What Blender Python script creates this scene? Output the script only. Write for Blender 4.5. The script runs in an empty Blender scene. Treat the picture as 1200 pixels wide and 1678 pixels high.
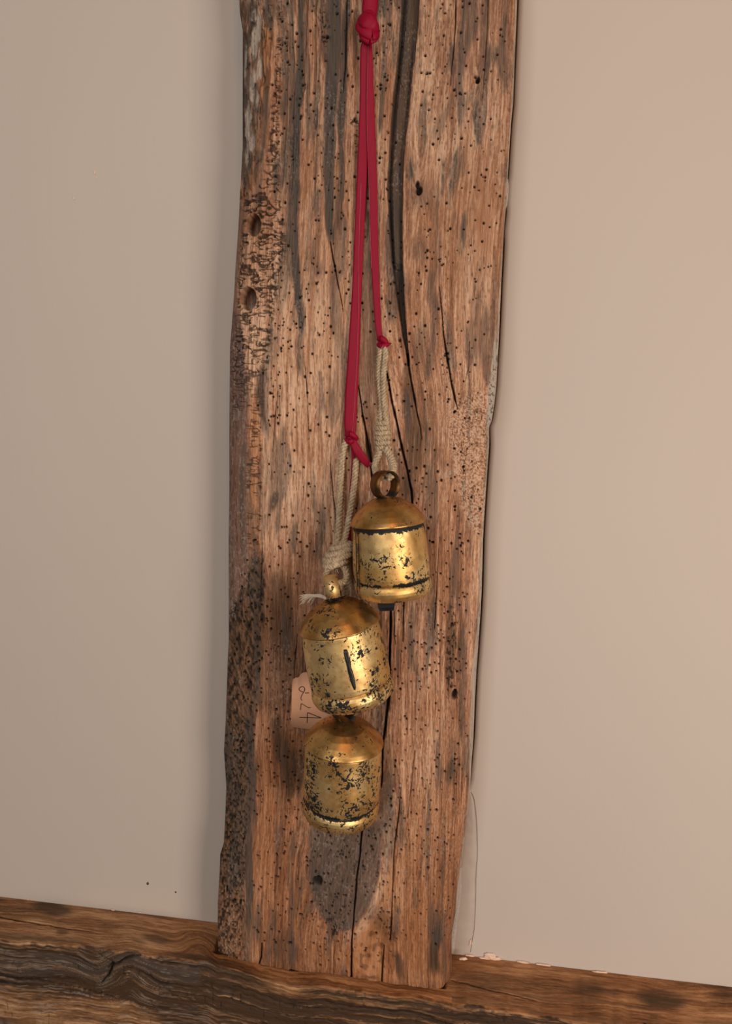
import bpy, bmesh, math, random
import numpy as np
from mathutils import Vector, Matrix

S = bpy.context.scene
COL = S.collection
random.seed(7)
RNG = np.random.default_rng(11)

# ------------------------------------------------------------------ camera, world, lights
W, H, F = 1200, 1678, 1250.0            # frame and focal length in pixels
YAW, PITCH, ROLL = math.radians(6), math.radians(-9), math.radians(2.5)
CAM = np.array([0.062, -0.640, 0.508])
D = 0.048                               # how far the post stands proud of the wall
DR = 0.058                              # how far the rail stands proud of the wall

cd = bpy.data.cameras.new('camera')
cam = bpy.data.objects.new('camera', cd)
COL.objects.link(cam)
RM = (Matrix.Rotation(YAW, 3, 'Z') @ Matrix.Rotation(math.pi / 2 + PITCH, 3, 'X') @ Matrix.Rotation(ROLL, 3, 'Z'))
cam.matrix_world = Matrix.Translation(Vector(CAM)) @ RM.to_4x4()
cd.sensor_fit = 'VERTICAL'
cd.sensor_height = 36.0
cd.lens = F * 36.0 / H
cd.clip_start = 0.01
S.camera = cam

S.view_settings.view_transform = 'Standard'
S.view_settings.look = 'None'
S.view_settings.gamma = 1.0
S.view_settings.use_curve_mapping = False
S.view_settings.exposure = 0.0

def lin(r, g, b):
    f = lambda c: (c / 12.92 if c <= 0.04045 else ((c + 0.055) / 1.055) ** 2.4)
    return (f(r / 255), f(g / 255), f(b / 255), 1.0)

world = bpy.data.worlds.new('room_light')
S.world = world
world.use_nodes = True
world.node_tree.nodes['Background'].inputs[0].default_value = lin(206, 194, 180)
world.node_tree.nodes['Background'].inputs[1].default_value = 0.24

def area(name, loc, target, size, energy, colour, sy=None):
    d = bpy.data.lights.new(name, 'AREA')
    d.energy = energy
    d.color = lin(*colour)[:3]
    d.size = size
    if sy:
        d.shape = 'RECTANGLE'
        d.size_y = sy
    o = bpy.data.objects.new(name, d)
    COL.objects.link(o)
    o.location = loc
    o.rotation_euler = (Vector(target) - Vector(loc)).to_track_quat('-Z', 'Y').to_euler()
    return o

area('window_on_the_right', (0.95, -1.15, 0.33), (0.0, 0.0, 0.30), 0.55, 12.4, (255, 236, 218), 0.75)
area('warm_ceiling_lamp', (0.20, -0.95, 1.40), (0.0, 0.0, 0.2), 0.14, 1.5, (255, 186, 120))
area('window_on_the_left', (-0.50, -2.05, 1.0), (-0.25, 0.0, 0.45), 0.8, 15.5, (246, 243, 240), 1.1)

# ------------------------------------------------------------------ geometry helpers
RN = np.array(RM)
def at(px, py, Y):
    """the point of the plane y = Y that shows at pixel (px, py)"""
    px, py, Y = np.broadcast_arrays(np.asarray(px, float), np.asarray(py, float), np.asarray(Y, float))
    d = np.stack([(px - W / 2) / F, -(py - H / 2) / F, -np.ones_like(px)], -1) @ RN.T
    t = (Y - CAM[1]) / d[..., 1]
    return CAM + d * t[..., None]

def V(px, py, Y):
    return Vector(at(px, py, Y))

def link(name, me, mat, parent=None):
    o = bpy.data.objects.new(name, me)
    if mat is not None:
        me.materials.append(mat)
    COL.objects.link(o)
    if parent is not None:
        o.parent = parent
    return o

def tag(o, label=None, cat=None, group=None, kind=None):
    for k, v in (('label', label), ('category', cat), ('group', group), ('kind', kind)):
        if v:
            o[k] = v
    return o

def empty(name, loc):
    o = bpy.data.objects.new(name, None)
    o.empty_display_size = 0.02
    o.location = loc
    COL.objects.link(o)
    return o

def np_mesh(name, co, faces, attrs=None, smooth=True):
    """mesh from arrays; faces is an (n,4) or (n,3) integer array"""
    me = bpy.data.meshes.new(name)
    n, k = faces.shape
    me.vertices.add(len(co))
    me.vertices.foreach_set('co', np.ascontiguousarray(co, np.float32).ravel())
    me.loops.add(n * k)
    me.loops.foreach_set('vertex_index', np.ascontiguousarray(faces, np.int32).ravel())
    me.polygons.add(n)
    me.polygons.foreach_set('loop_start', np.arange(0, n * k, k, dtype=np.int32))
    me.update(calc_edges=True)
    if smooth:
        me.polygons.foreach_set('use_smooth', np.ones(n, bool))
    for a, v in (attrs or {}).items():
        at_ = me.attributes.new(a, 'FLOAT', 'POINT')
        at_.data.foreach_set('value', np.ascontiguousarray(v, np.float32).ravel())
    me.validate()
    return me

def grid_faces(nr, nc, flip=False):
    r, c = np.meshgrid(np.arange(nr - 1), np.arange(nc - 1), indexing='ij')
    a = r * nc + c
    f = np.stack([a, a + nc, a + nc + 1, a + 1], -1).reshape(-1, 4)
    return f[:, ::-1] if flip else f

def pydata(name, verts, faces, mat, parent=None, smooth=False):
    me = bpy.data.meshes.new(name)
    me.from_pydata([tuple(v) for v in verts], [], faces)
    me.update()
    if smooth:
        me.shade_smooth()
    return link(name, me, mat, parent)

class MB:
    """collects tubes, ribbons and boxes into one mesh"""
    def __init__(self):
        self.v, self.f = [], []
    def add(self, vs, fs):
        n = len(self.v)
        self.v += [tuple(v) for v in vs]
        self.f += [tuple(i + n for i in f) for f in fs]
    def tube(self, pts, rad, sides=6, caps=True):
        pts = [Vector(p) for p in pts]
        n = len(pts)
        rads = [rad] * n if not hasattr(rad, '__len__') else rad
        nrm = None
        vs, fs = [], []
        for i, p in enumerate(pts):
            t = (pts[min(i + 1, n - 1)] - pts[max(i - 1, 0)]).normalized()
            if nrm is None:
                nrm = t.orthogonal().normalized()
            nrm = (nrm - t * nrm.dot(t)).normalized()
            b = t.cross(nrm)
            for k in range(sides):
                a = 2 * math.pi * k / sides
                vs.append(p + (nrm * math.cos(a) + b * math.sin(a)) * rads[i])
        for i in range(n - 1):
            for k in range(sides):
                k2 = (k + 1) % sides
                fs.append((i * sides + k, i * sides + k2, (i + 1) * sides + k2, (i + 1) * sides + k))
        if caps:
            fs.append(tuple(reversed(range(sides))))
            fs.append(tuple(range((n - 1) * sides, n * sides)))
        self.add(vs, fs)
    def rope(self, pts, rad, pitch, plies=3, sides=6, phase=0.0, step=None):
        """a laid rope: plies wound round the path"""
        path = resample(pts, step or pitch / 9)
        n = len(path)
        nrm, L = None, 0.0
        frames = []
        for i, p in enumerate(path):
            t = (path[min(i + 1, n - 1)] - path[max(i - 1, 0)]).normalized()
            if nrm is None:
                nrm = t.orthogonal().normalized()
            nrm = (nrm - t * nrm.dot(t)).normalized()
            if i:
                L += (p - path[i - 1]).length
            frames.append((p, nrm.copy(), t.cross(nrm), L))
        for k in range(plies):
            q = []
            for p, a, b, l in frames:
                ph = phase + 2 * math.pi * (k / plies + l / pitch)
                q.append(p + (a * math.cos(ph) + b * math.sin(ph)) * rad * 0.58)
            self.tube(q, rad * 0.47, sides)
    def strip(self, pts, widths, sides_dir, thick=0.0004, bow=0.0, nw=6):
        """a flat ribbon of real thickness; sides_dir = direction of its width at each point"""
        pts = [Vector(p) for p in pts]
        n = len(pts)
        front, back = [], []
        for i, p in enumerate(pts):
            t = (pts[min(i + 1, n - 1)] - pts[max(i - 1, 0)]).normalized()
            s = Vector(sides_dir[i])
            s = (s - t * s.dot(t)).normalized()
            nn = s.cross(t)
            if nn.y > 0:
                nn = -nn
            for k in range(nw + 1):
                u = 2 * k / nw - 1
                q = p + s * (u * widths[i] / 2) + nn * bow * (1 - u * u)
                front.append(q + nn * thick / 2)
                back.append(q - nn * thick / 2)
        m = nw + 1
        N = n * m
        fs = []
        for i in range(n - 1):
            for k in range(nw):
                a = i * m + k
                fs.append((a, a + m, a + m + 1, a + 1))
                fs.append((N + a, N + a + 1, N + a + m + 1, N + a + m))
            fs.append((i * m, N + i * m, N + (i + 1) * m, (i + 1) * m))
            a = i * m + nw
            fs.append((a, a + m, N + a + m, N + a))
        for k in range(nw):
            fs.append((k, k + 1, N + k + 1, N + k))
            a = (n - 1) * m + k
            fs.append((a, N + a, N + a + 1, a + 1))
        self.add(front + back, fs)
    def build(self, name, mat, parent=None, smooth=True):
        me = bpy.data.meshes.new(name)
        me.from_pydata(self.v, [], self.f)
        me.update()
        bm = bmesh.new()
        bm.from_mesh(me)
        bmesh.ops.recalc_face_normals(bm, faces=bm.faces)
        bm.to_mesh(me)
        bm.free()
        if smooth:
            me.shade_smooth()
        return link(name, me, mat, parent)

def catmull(pts, sub=8):
    pts = [Vector(p) for p in pts]
    out = []
    for i in range(len(pts) - 1):
        p0, p1, p2, p3 = pts[max(i - 1, 0)], pts[i], pts[i + 1], pts[min(i + 2, len(pts) - 1)]
        for k in range(sub):
            t = k / sub
            out.append(0.5 * ((2 * p1) + (p2 - p0) * t + (2 * p0 - 5 * p1 + 4 * p2 - p3) * t * t + (3 * p1 - p0 - 3 * p2 + p3) * t ** 3))
    out.append(pts[-1])
    return out

def resample(pts, step):
    pts = catmull(pts, 10)
    out, acc = [pts[0]], 0.0
    for a, b in zip(pts[:-1], pts[1:]):
        d = (b - a).length
        while acc + d >= step and d > 1e-9:
            a = a + (b - a) * ((step - acc) / d)
            d = (b - a).length
            out.append(a)
            acc = 0.0
        acc += d
    return out

# ------------------------------------------------------------------ numeric noise
_T = RNG.random((64, 256, 256)).astype(np.float32)
def vn(x, y, seed=0):
    """smooth value noise in 0..1"""
    x0, y0 = np.floor(x), np.floor(y)
    fx, fy = x - x0, y - y0
    fx, fy = fx * fx * (3 - 2 * fx), fy * fy * (3 - 2 * fy)
    T = _T[seed % 64]
    xi, yi = x0.astype(np.int64) & 255, y0.astype(np.int64) & 255
    xj, yj = (xi + 1) & 255, (yi + 1) & 255
    return ((T[xi, yi] * (1 - fx) + T[xj, yi] * fx) * (1 - fy) + (T[xi, yj] * (1 - fx) + T[xj, yj] * fx) * fy)
def fbm(x, y, seed=0, octv=4, gain=0.5):
    s, a, n = 0.0, 1.0, 0.0
    for o in range(octv):
        s = s + a * vn(x * 2 ** o + 17.3 * o, y * 2 ** o + 9.1 * o, seed + o)
        n += a
        a *= gain
    return s / n
def sst(a, b, x):
    t = np.clip((x - a) / (b - a), 0, 1)
    return t * t * (3 - 2 * t)

# ------------------------------------------------------------------ material helpers
class NT:
    def __init__(self, name):
        self.m = bpy.data.materials.new(name)
        self.m.use_nodes = True
        self.t = self.m.node_tree
        self.b = self.t.nodes['Principled BSDF']
    def n(self, typ, **kw):
        nd = self.t.nodes.new(typ)
        for k, v in kw.items():
            setattr(nd, k, v)
        return nd
    def set(self, sock, v):
        if isinstance(v, bpy.types.NodeSocket):
            self.t.links.new(v, sock)
        else:
            sock.default_value = v
    def attr(self, name):
        return self.n('ShaderNodeAttribute', attribute_name=name).outputs['Fac']
    def mix(self, fac, a, b, mode='MIX'):
        nd = self.n('ShaderNodeMix', data_type='RGBA', blend_type=mode)
        self.set(nd.inputs[0], fac); self.set(nd.inputs[6], a); self.set(nd.inputs[7], b)
        return nd.outputs[2]
    def math(self, op, a, b=0.0, c=0.0, clamp=False):
        nd = self.n('ShaderNodeMath', operation=op, use_clamp=clamp)
        self.set(nd.inputs[0], a); self.set(nd.inputs[1], b); self.set(nd.inputs[2], c)
        return nd.outputs[0]
    def coord(self, scale=(1, 1, 1), rot=(0, 0, 0), kind='Object'):
        tc = self.n('ShaderNodeTexCoord')
        mp = self.n('ShaderNodeMapping')
        mp.inputs['Scale'].default_value = scale
        mp.inputs['Rotation'].default_value = rot
        self.t.links.new(tc.outputs[kind], mp.inputs[0])
        return mp.outputs[0]
    def noise(self, vec, scale, detail=4, rough=0.5, dist=0.0):
        nd = self.n('ShaderNodeTexNoise')
        self.set(nd.inputs['Vector'], vec)
        nd.inputs['Scale'].default_value = scale
        nd.inputs['Detail'].default_value = detail
        nd.inputs['Roughness'].default_value = rough
        nd.inputs['Distortion'].default_value = dist
        return nd.outputs['Fac']
    def ramp(self, fac, stops):
        nd = self.n('ShaderNodeValToRGB')
        self.set(nd.inputs[0], fac)
        el = nd.color_ramp.elements
        while len(el) < len(stops):
            el.new(0.5)
        for e, (p, c) in zip(el, stops):
            e.position = p
            e.color = c if hasattr(c, '__len__') else (c, c, c, 1)
        return nd.outputs[0]
    def step(self, v, lo, hi):
        nd = self.n('ShaderNodeMapRange', interpolation_type='SMOOTHSTEP')
        self.set(nd.inputs[0], v)
        nd.inputs[1].default_value = lo; nd.inputs[2].default_value = hi
        return nd.outputs[0]
    def bump(self, height, strength, dist=0.001):
        nd = self.n('ShaderNodeBump')
        nd.inputs['Strength'].default_value = strength
        nd.inputs['Distance'].default_value = dist
        self.set(nd.inputs['Height'], height)
        self.t.links.new(nd.outputs[0], self.b.inputs['Normal'])
    def out(self, **kw):
        for k, v in kw.items():
            self.set(self.b.inputs[k.replace('_', ' ')], v)
        return self.m

# ---- old oak: the numeric fields below carry grain, stains, pits; the nodes give their colours
def oak(name, axis_scale, light, mid, dark, rough=0.78, smoke=((36, 26, 19), (98, 76, 57))):
    t = NT(name)
    fine = t.noise(t.coord(axis_scale), 1.0, 8, 0.72, 0.3)
    tone = t.math('ADD', t.attr('tone'), t.math('MULTIPLY', t.math('SUBTRACT', fine, 0.5), 1.0), clamp=True)
    c = t.ramp(tone, [(0.0, dark), (0.5, mid), (1.0, light)])
    blot = t.noise(t.coord((14, 14, 9)), 1.0, 3, 0.5)
    c = t.mix(t.math('MULTIPLY', t.step(blot, 0.45, 0.7), 0.25), c, lin(168, 108, 66))
    c = t.mix(t.attr('orange'), c, t.mix(tone, lin(104, 58, 28), lin(184, 118, 66)))
    c = t.mix(t.attr('violet'), c, t.mix(fine, lin(76, 56, 50), lin(136, 108, 98)))
    c = t.mix(t.attr('brown'), c, t.mix(fine, lin(*smoke[0]), lin(*smoke[1])))
    c = t.mix(t.attr('grey'), c, t.mix(fine, lin(34, 31, 30), lin(104, 95, 88)))
    c = t.mix(t.attr('lime'), c, t.mix(fine, lin(150, 138, 126), lin(212, 202, 190)))
    c = t.mix(t.attr('pit'), c, lin(22, 15, 11))
    t.bump(fine, 0.7, 0.0008)
    t.b.inputs['Specular IOR Level'].default_value = 0.28
    return t.out(Base_Color=c, Roughness=rough)

M_POST = oak('weathered_oak_post', (1000, 1000, 60), lin(231, 192, 160), lin(173, 125, 95), lin(86, 59, 44))
M_RAIL = oak('weathered_oak_rail', (60, 800, 1000), lin(210, 168, 126), lin(150, 108, 72), lin(70, 47, 31), 0.6, ((20, 13, 9), (96, 70, 48)))

def wall_paint():
    t = NT('matte_taupe_wall_paint')
    big = t.noise(t.coord((3, 3, 3)), 1.0, 3)
    fine = t.noise(t.coord((420, 420, 420)), 1.0, 3)
    brush = t.noise(t.coord((160, 160, 14)), 1.0, 4)
    c = t.mix(big, lin(194, 183, 173), lin(200, 190, 180))
    t.bump(t.math('ADD', t.math('MULTIPLY', fine, 0.5), brush), 0.16, 0.0006)
    return t.out(Base_Color=c, Roughness=0.62)
M_WALL = wall_paint()

def plain(name, c1, c2, scale, rough=0.6, bump=0.2, detail=4, **kw):
    t = NT(name)
    nz = t.noise(t.coord((scale,) * 3), 1.0, detail)
    t.bump(nz, bump, 0.0005)
    return t.out(Base_Color=t.mix(nz, lin(*c1), lin(*c2)), Roughness=rough, **kw)
M_FILL = plain('pale_gap_filler', (150, 144, 138), (206, 198, 190), 500, 0.7, 0.5)
M_SEAL = plain('thin_sealant_film', (176, 163, 152), (196, 183, 171), 90, 0.45, 0.1)
M_CHIP = plain('broken_plaster', (214, 180, 156), (240, 214, 194), 900, 0.85, 0.6)
M_SPECK = plain('dark_speck', (60, 44, 36), (84, 66, 54), 900)
M_HAIRLINE = plain('hairline_shadow_line', (118, 103, 92), (146, 130, 118), 300, 0.8, 0.0)
M_VOID = plain('dark_gap_backing', (30, 24, 20), (44, 36, 30), 100, 0.9)
M_IRON = plain('black_iron', (24, 22, 22), (44, 41, 40), 400, 0.5, 0.3, Metallic=0.6)
M_INK = plain('black_ink', (52, 30, 22), (66, 38, 28), 600, 0.7, 0.0)
M_BLACK = plain('black_lacquered_metal', (14, 14, 16), (32, 33, 36), 240, 0.38, 0.3)

def ribbon_mat():
    t = NT('burgundy_satin')
    wv = t.noise(t.coord((2600, 400, 90)), 1.0, 3)
    c = t.mix(wv, lin(122, 0, 30), lin(162, 4, 50))
    t.bump(wv, 0.12, 0.0003)
    return t.out(Base_Color=c, Roughness=0.55, Specular_IOR_Level=0.22)
M_RIB = ribbon_mat()

def jute_mat():
    t = NT('natural_jute')
    a = t.noise(t.coord((900, 900, 160)), 1.0, 5, 0.6)
    b = t.noise(t.coord((120, 120, 120)), 1.0, 2)
    c = t.ramp(a, [(0.25, lin(122, 100, 76)), (0.5, lin(188, 166, 136)), (0.75, lin(230, 214, 190))])
    c = t.mix(t.math('MULTIPLY', b, 0.2), c, lin(150, 124, 96))
    t.bump(a, 0.6, 0.0006)
    return t.out(Base_Color=c, Roughness=0.85)
M_JUTE = jute_mat()
M_HAIR = plain('jute_fibre', (214, 192, 164), (240, 226, 206), 300, 0.8, 0.0)
M_THREAD = plain('frayed_pink_thread', (176, 40, 70), (214, 104, 116), 300, 0.7, 0.0)

def tag_mat():
    t = NT('kraft_card')
    a = t.noise(t.coord((300, 300, 300)), 1.0, 5, 0.6)
    t.bump(a, 0.1, 0.0003)
    return t.out(Base_Color=t.mix(a, lin(216, 158, 122), lin(228, 172, 136)), Roughness=0.75)
M_TAG = tag_mat()

def gold(name, seed, flake, speck, c1=(212, 170, 104), c2=(236, 206, 148), c3=(166, 118, 62), r0=0.38):
    """rubbed gold leaf over black: metal with ragged black losses"""
    t = NT(name)
    mp = t.coord((1, 1, 1))
    off = t.n('ShaderNodeVectorMath', operation='ADD')
    t.set(off.inputs[0], mp); off.inputs[1].default_value = (seed * 1.7, seed * 0.9, seed * 2.3)
    v = off.outputs[0]
    cl = t.noise(v, 62, 3, 0.55, 0.4)                    # where losses gather
    fl = t.noise(v, 270, 8, 0.62, 1.3)                   # ragged flecks
    sp = t.noise(v, 900, 4, 0.6)                         # fine specks
    m1 = t.step(t.math('ADD', fl, t.math('MULTIPLY', cl, 0.62)), flake, flake + 0.035)
    m2 = t.step(t.math('ADD', sp, t.math('MULTIPLY', cl, 0.35)), speck, speck + 0.03)
    edge = t.math('ADD', t.attr('loss'), t.math('MULTIPLY', t.math('SUBTRACT', fl, 0.5), 1.7))
    m3 = t.step(edge, 0.52, 0.60)
    m = t.math('MAXIMUM', t.math('MAXIMUM', m1, m2), m3, clamp=True)
    pat = t.noise(v, 34, 4, 0.6)
    c = t.mix(t.step(pat, 0.35, 0.65), lin(*c1), lin(*c2))
    c = t.mix(t.math('MULTIPLY', t.step(t.noise(v, 140, 4), 0.5, 0.75), 0.5), c, lin(*c3))
    c = t.mix(m, c, lin(10, 10, 11))
    rg = t.math('ADD', t.math('MULTIPLY', t.noise(v, 260, 3), 0.20), r0)
    t.bump(t.math('ADD', t.math('MULTIPLY', m, -0.6), t.math('MULTIPLY', t.noise(v, 120, 3), 0.5)), 0.22, 0.0007)
    inv = t.math('SUBTRACT', 1.0, m)
    return t.out(Base_Color=c, Metallic=t.math('MULTIPLY', inv, 0.95), Roughness=t.math('ADD', rg, t.math('MULTIPLY', m, 0.2)))

# ------------------------------------------------------------------ outlines read off the photograph (pixels of the 1200 x 1678 frame)
def curve(pts):
    a = np.array(pts, float)
    return lambda y: np.interp(y, a[:, 0], a[:, 1])
LEFT = curve([(-1200, 392), (0, 392), (25, 394), (50, 398), (150, 398), (240, 398), (300, 395), (330, 393), (370, 391), (400, 389), (440, 386),
              (480, 384), (545, 379), (570, 377), (700, 376), (800, 376), (880, 375), (1050, 375), (1090, 373), (1180, 370), (1230, 367),
              (1260, 369), (1290, 371), (1340, 369), (1380, 367), (1400, 361), (1430, 360), (1480, 357), (1540, 357), (1580, 358), (1700, 358)])
RIGHT = curve([(-1200, 860), (0, 848), (50, 846), (120, 843), (170, 841), (200, 838), (230, 836), (296, 832), (345, 829), (380, 826), (420, 824),
               (480, 821), (530, 819), (590, 816), (630, 814), (665, 810), (690, 806), (700, 802), (730, 802), (770, 799), (830, 795), (880, 792),
               (960, 790), (1000, 788), (1060, 784), (1100, 781), (1160, 778), (1210, 776), (1250, 773), (1300, 770), (1320, 768), (1340, 765),
               (1370, 762), (1400, 758), (1430, 754), (1480, 750), (1510, 744), (1530, 741), (1560, 740), (1620, 741)])
WOODR = curve([(-1200, 855), (0, 845), (120, 841), (200, 836), (290, 831), (300, 829), (340, 828), (380, 824), (420, 822), (480, 818), (530, 815), (560, 810),
               (590, 806), (630, 802), (670, 799), (690, 798), (720, 799), (770, 796), (830, 792), (900, 787), (980, 785), (1050, 780), (1090, 774),
               (1170, 771), (1210, 770), (1250, 769), (1290, 769), (1320, 767), (1400, 757), (1470, 748), (1700, 740)])
BOTTOM = curve([(357, 1560), (362, 1567), (370, 1573), (380, 1576), (400, 1579), (420, 1582), (460, 1588), (500, 1593), (540, 1597), (580, 1603), (610, 1610),
                (640, 1615), (680, 1621), (705, 1622), (725, 1616), (733, 1607), (738, 1598), (741, 1590)])
JUNC = curve([(-900, 1362), (0, 1469), (150, 1487), (360, 1512), (560, 1539), (745, 1563), (900, 1582), (1050, 1600), (1200, 1617), (2100, 1725)])
ARRIS = curve([(-900, 1440), (0, 1543), (60, 1546), (110, 1549), (160, 1554), (185, 1556), (230, 1562), (260, 1566), (300, 1572), (340, 1579), (370, 1586),
               (420, 1600), (470, 1612), (520, 1616), (580, 1623), (650, 1632), (720, 1642), (770, 1649), (830, 1656), (900, 1667), (960, 1675),
               (1000, 1681), (1200, 1708), (2100, 1830)])

# ------------------------------------------------------------------ the post
def vstroke(px, py, pts, soft=0.45, jit=None):
    """mostly vertical stroke: pts are (x, y, full width)"""
    a = np.array(pts, float)
    xc, w = np.interp(py, a[:, 1], a[:, 0]), np.interp(py, a[:, 1], a[:, 2]) / 2
    x = px if jit is None else px + jit
    d = np.abs(x - xc) / np.maximum(w, 0.4)
    m = 1 - sst(1 - soft, 1 + soft, d)
    e = 0 if jit is None else 3 * jit
    f = min(26.0, 0.3 * (a[-1, 1] - a[0, 1]))
    return m * sst(-0.3 * f, f, py + e - a[0, 1]) * sst(-0.3 * f, f, a[-1, 1] - py - e)
def crack(px, py, pts, jit=None):
    """V-shaped groove, 0 at the lips and 1 at the bottom"""
    a = np.array(pts, float)
    xc, w = np.interp(py, a[:, 1], a[:, 0]), np.interp(py, a[:, 1], a[:, 2]) / 2
    x = px if jit is None else px + jit
    return np.clip(1.15 - np.abs(x - xc) / np.maximum(w, 0.5), 0, 1) * ((py >= a[0, 1]) & (py <= a[-1, 1]))
def blob(px, py, cx, cy, rx, ry, rot=0.0, soft=0.3, nz=0.0):
    c, s = math.cos(rot), math.sin(rot)
    u, v = ((px - cx) * c + (py - cy) * s) / rx, (-(px - cx) * s + (py - cy) * c) / ry
    return 1 - sst(1 - soft, 1 + soft, np.sqrt(u * u + v * v) + nz)
def band(px, py, ys, ls, rs, soft=5.0, soft_y=20.0):
    l, r = np.interp(py, ys, ls), np.interp(py, ys, rs)
    return sst(-soft, soft, px - l) * sst(-soft, soft, r - px) * sst(ys[0] - soft_y, ys[0] + soft_y, py) * (1 - sst(ys[-1] - soft_y, ys[-1] + soft_y, py))

def build_post():
    nc = 452
    above = np.array([-1150, -900, -680, -500, -370, -270, -200, -150, -110, -85])
    rows = np.concatenate([above, np.arange(-66, 1540, 1.0)])
    tail = np.linspace(0, 1, 72)
    t = np.linspace(0, 1, nc)
    py = np.repeat(rows[:, None], nc, 1)
    px = LEFT(py) + (RIGHT(py) - LEFT(py)) * t
    pxb = LEFT(1565.0) + (RIGHT(1580.0) - LEFT(1565.0)) * t
    ragged = 2.2 * (fbm(pxb / 9, pxb * 0 + 3, 5, 3) - 0.5) * 2
    bot = BOTTOM(pxb) + ragged
    pyt = 1540 + tail[:, None] * (bot - 1540)[None, :]
    pxt = LEFT(np.minimum(pyt, 1575)) + (RIGHT(pyt) - LEFT(np.minimum(pyt, 1575))) * t
    py = np.concatenate([py, pyt]); px = np.concatenate([px, pxt])
    nr = len(py)
    L_, R_, WR_ = LEFT(py), RIGHT(py), WOODR(py)
    sl, sr = px - L_, R_ - px
    jit = 7 * (fbm(px / 7, py / 60, 1, 3) - 0.5) + 5 * (vn(px / 3, py / 26, 9) - 0.5)
    jitw = 16 * (fbm(px / 16, py / 70, 31, 4) - 0.5)

    # grain coordinate: follows the edges, bends round the main shake and round the knots
    g = (px - L_) / (R_ - L_) * 440
    shake = np.interp(py, [0, 100, 200, 300, 400, 480, 560, 640, 700, 800, 900, 1100], [684, 678, 668, 660, 655, 656, 665, 676, 680, 676, 672, 668])
    gs = (shake - L_) / (R_ - L_) * 440
    g0 = np.interp(py, [0, 1700], [278, 262])
    g = g - (gs - g0) * np.exp(-((g - gs) / 95) ** 2)
    g = g + 26 * (fbm(g / 110, py / 420, 3, 2) - 0.5) + 5 * (vn(g / 22, py / 110, 4) - 0.5)
    for kx, ky, s in ((687, 308, 12), (519, 1444, 14), (783, 132, 7), (628, 1300, 10)):
        q = np.exp(-(((px - kx) / (2.4 * s)) ** 2 + ((py - ky) / (5 * s)) ** 2))
        g = g + q * np.sign(px - kx) * s * 0.9 * np.exp(-np.abs(px - kx) / (1.6 * s))
    flame = band(px, py, [300, 380, 520, 600], [772, 762, 748, 760], [800, 806, 806, 800], 8, 40)
    gf = 14 * ((py - 600) / 120 + ((px - 784) / 17) ** 2)

    n1, n2, n3, n4 = vn(g / 1.7, py / 60, 10), vn(g / 3.6, py / 130, 11), vn(g / 9, py / 260, 12), vn(g / 30, py / 500, 13)
    micro = 0.6 * vn(g / 0.95, py / 4.5, 14) + 0.4 * vn(px / 1.2, py / 2.2, 18)
    fib = fbm(g / 0.9, py / 16, 17, 3, 0.6)
    fib2 = vn(g / 1.2 + 40, py / 34, 22)
    patch = fbm(px / 46, py / 90, 26, 3)
    tone = 0.50 + 0.32 * (n1 - 0.5) + 0.34 * (n2 - 0.5) + 0.26 * (n3 - 0.5) + 0.26 * (n4 - 0.5) + 0.34 * (micro - 0.5) + 0.60 * (fib - 0.5) + 0.24 * (fib2 - 0.5) + 0.40 * (patch - 0.5)
    tone += 0.26 * blob(px, py, 500, 650, 95, 300, 0, 0.6) + 0.12 * blob(px, py, 730, 350, 90, 330, 0, 0.6) + 0.0 * px - 0.10 * blob(px, py, 520, 1040, 120, 170, 0, 0.6)
    tf = vn(gf / 2.2, py / 300 + px / 90, 15)
    tone = tone * (1 - 0.6 * flame) + flame * 0.6 * (0.36 + 0.5 * tf)
    ridge = (n1 - 0.5) * 0.00022 + (n2 - 0.5) * 0.0003 + (n3 - 0.5) * 0.0005
    h = ridge + 0.00055 * (fib - 0.5) + 0.0016 * (fbm(px / 150, py / 260, 16, 2) - 0.5) + 0.00012 * (micro - 0.5)

    grey = np.zeros_like(px); brown = grey.copy(); violet = grey.copy(); orange = grey.copy(); lime = grey.copy(); pit = grey.copy()
    pores = sst(0.70, 0.80, vn(g / 1.1, py / 9, 23)) * sst(0.35, 0.6, n3 * 0.5 + patch * 0.5)
    pit += 0.42 * pores; h -= 0.0003 * pores
    grey += 0.55 * sst(0.53, 0.68, fbm(g / 17, py / 95, 27, 4)) * (0.5 + n2)
    grey += 0.16 * (1 - sst(250, 620, py)) * (0.5 + n3)
    lime += 0.22 * sst(0.62, 0.75, fbm(px / 2.2, py / 3.4, 28, 2)) * sst(0.45, 0.6, patch)
    streaky = 0.62 + 0.75 * n2
    def add(arr, m, k=1.0):
        np.maximum(arr, np.clip(m * k, 0, 1), out=arr)

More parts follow.
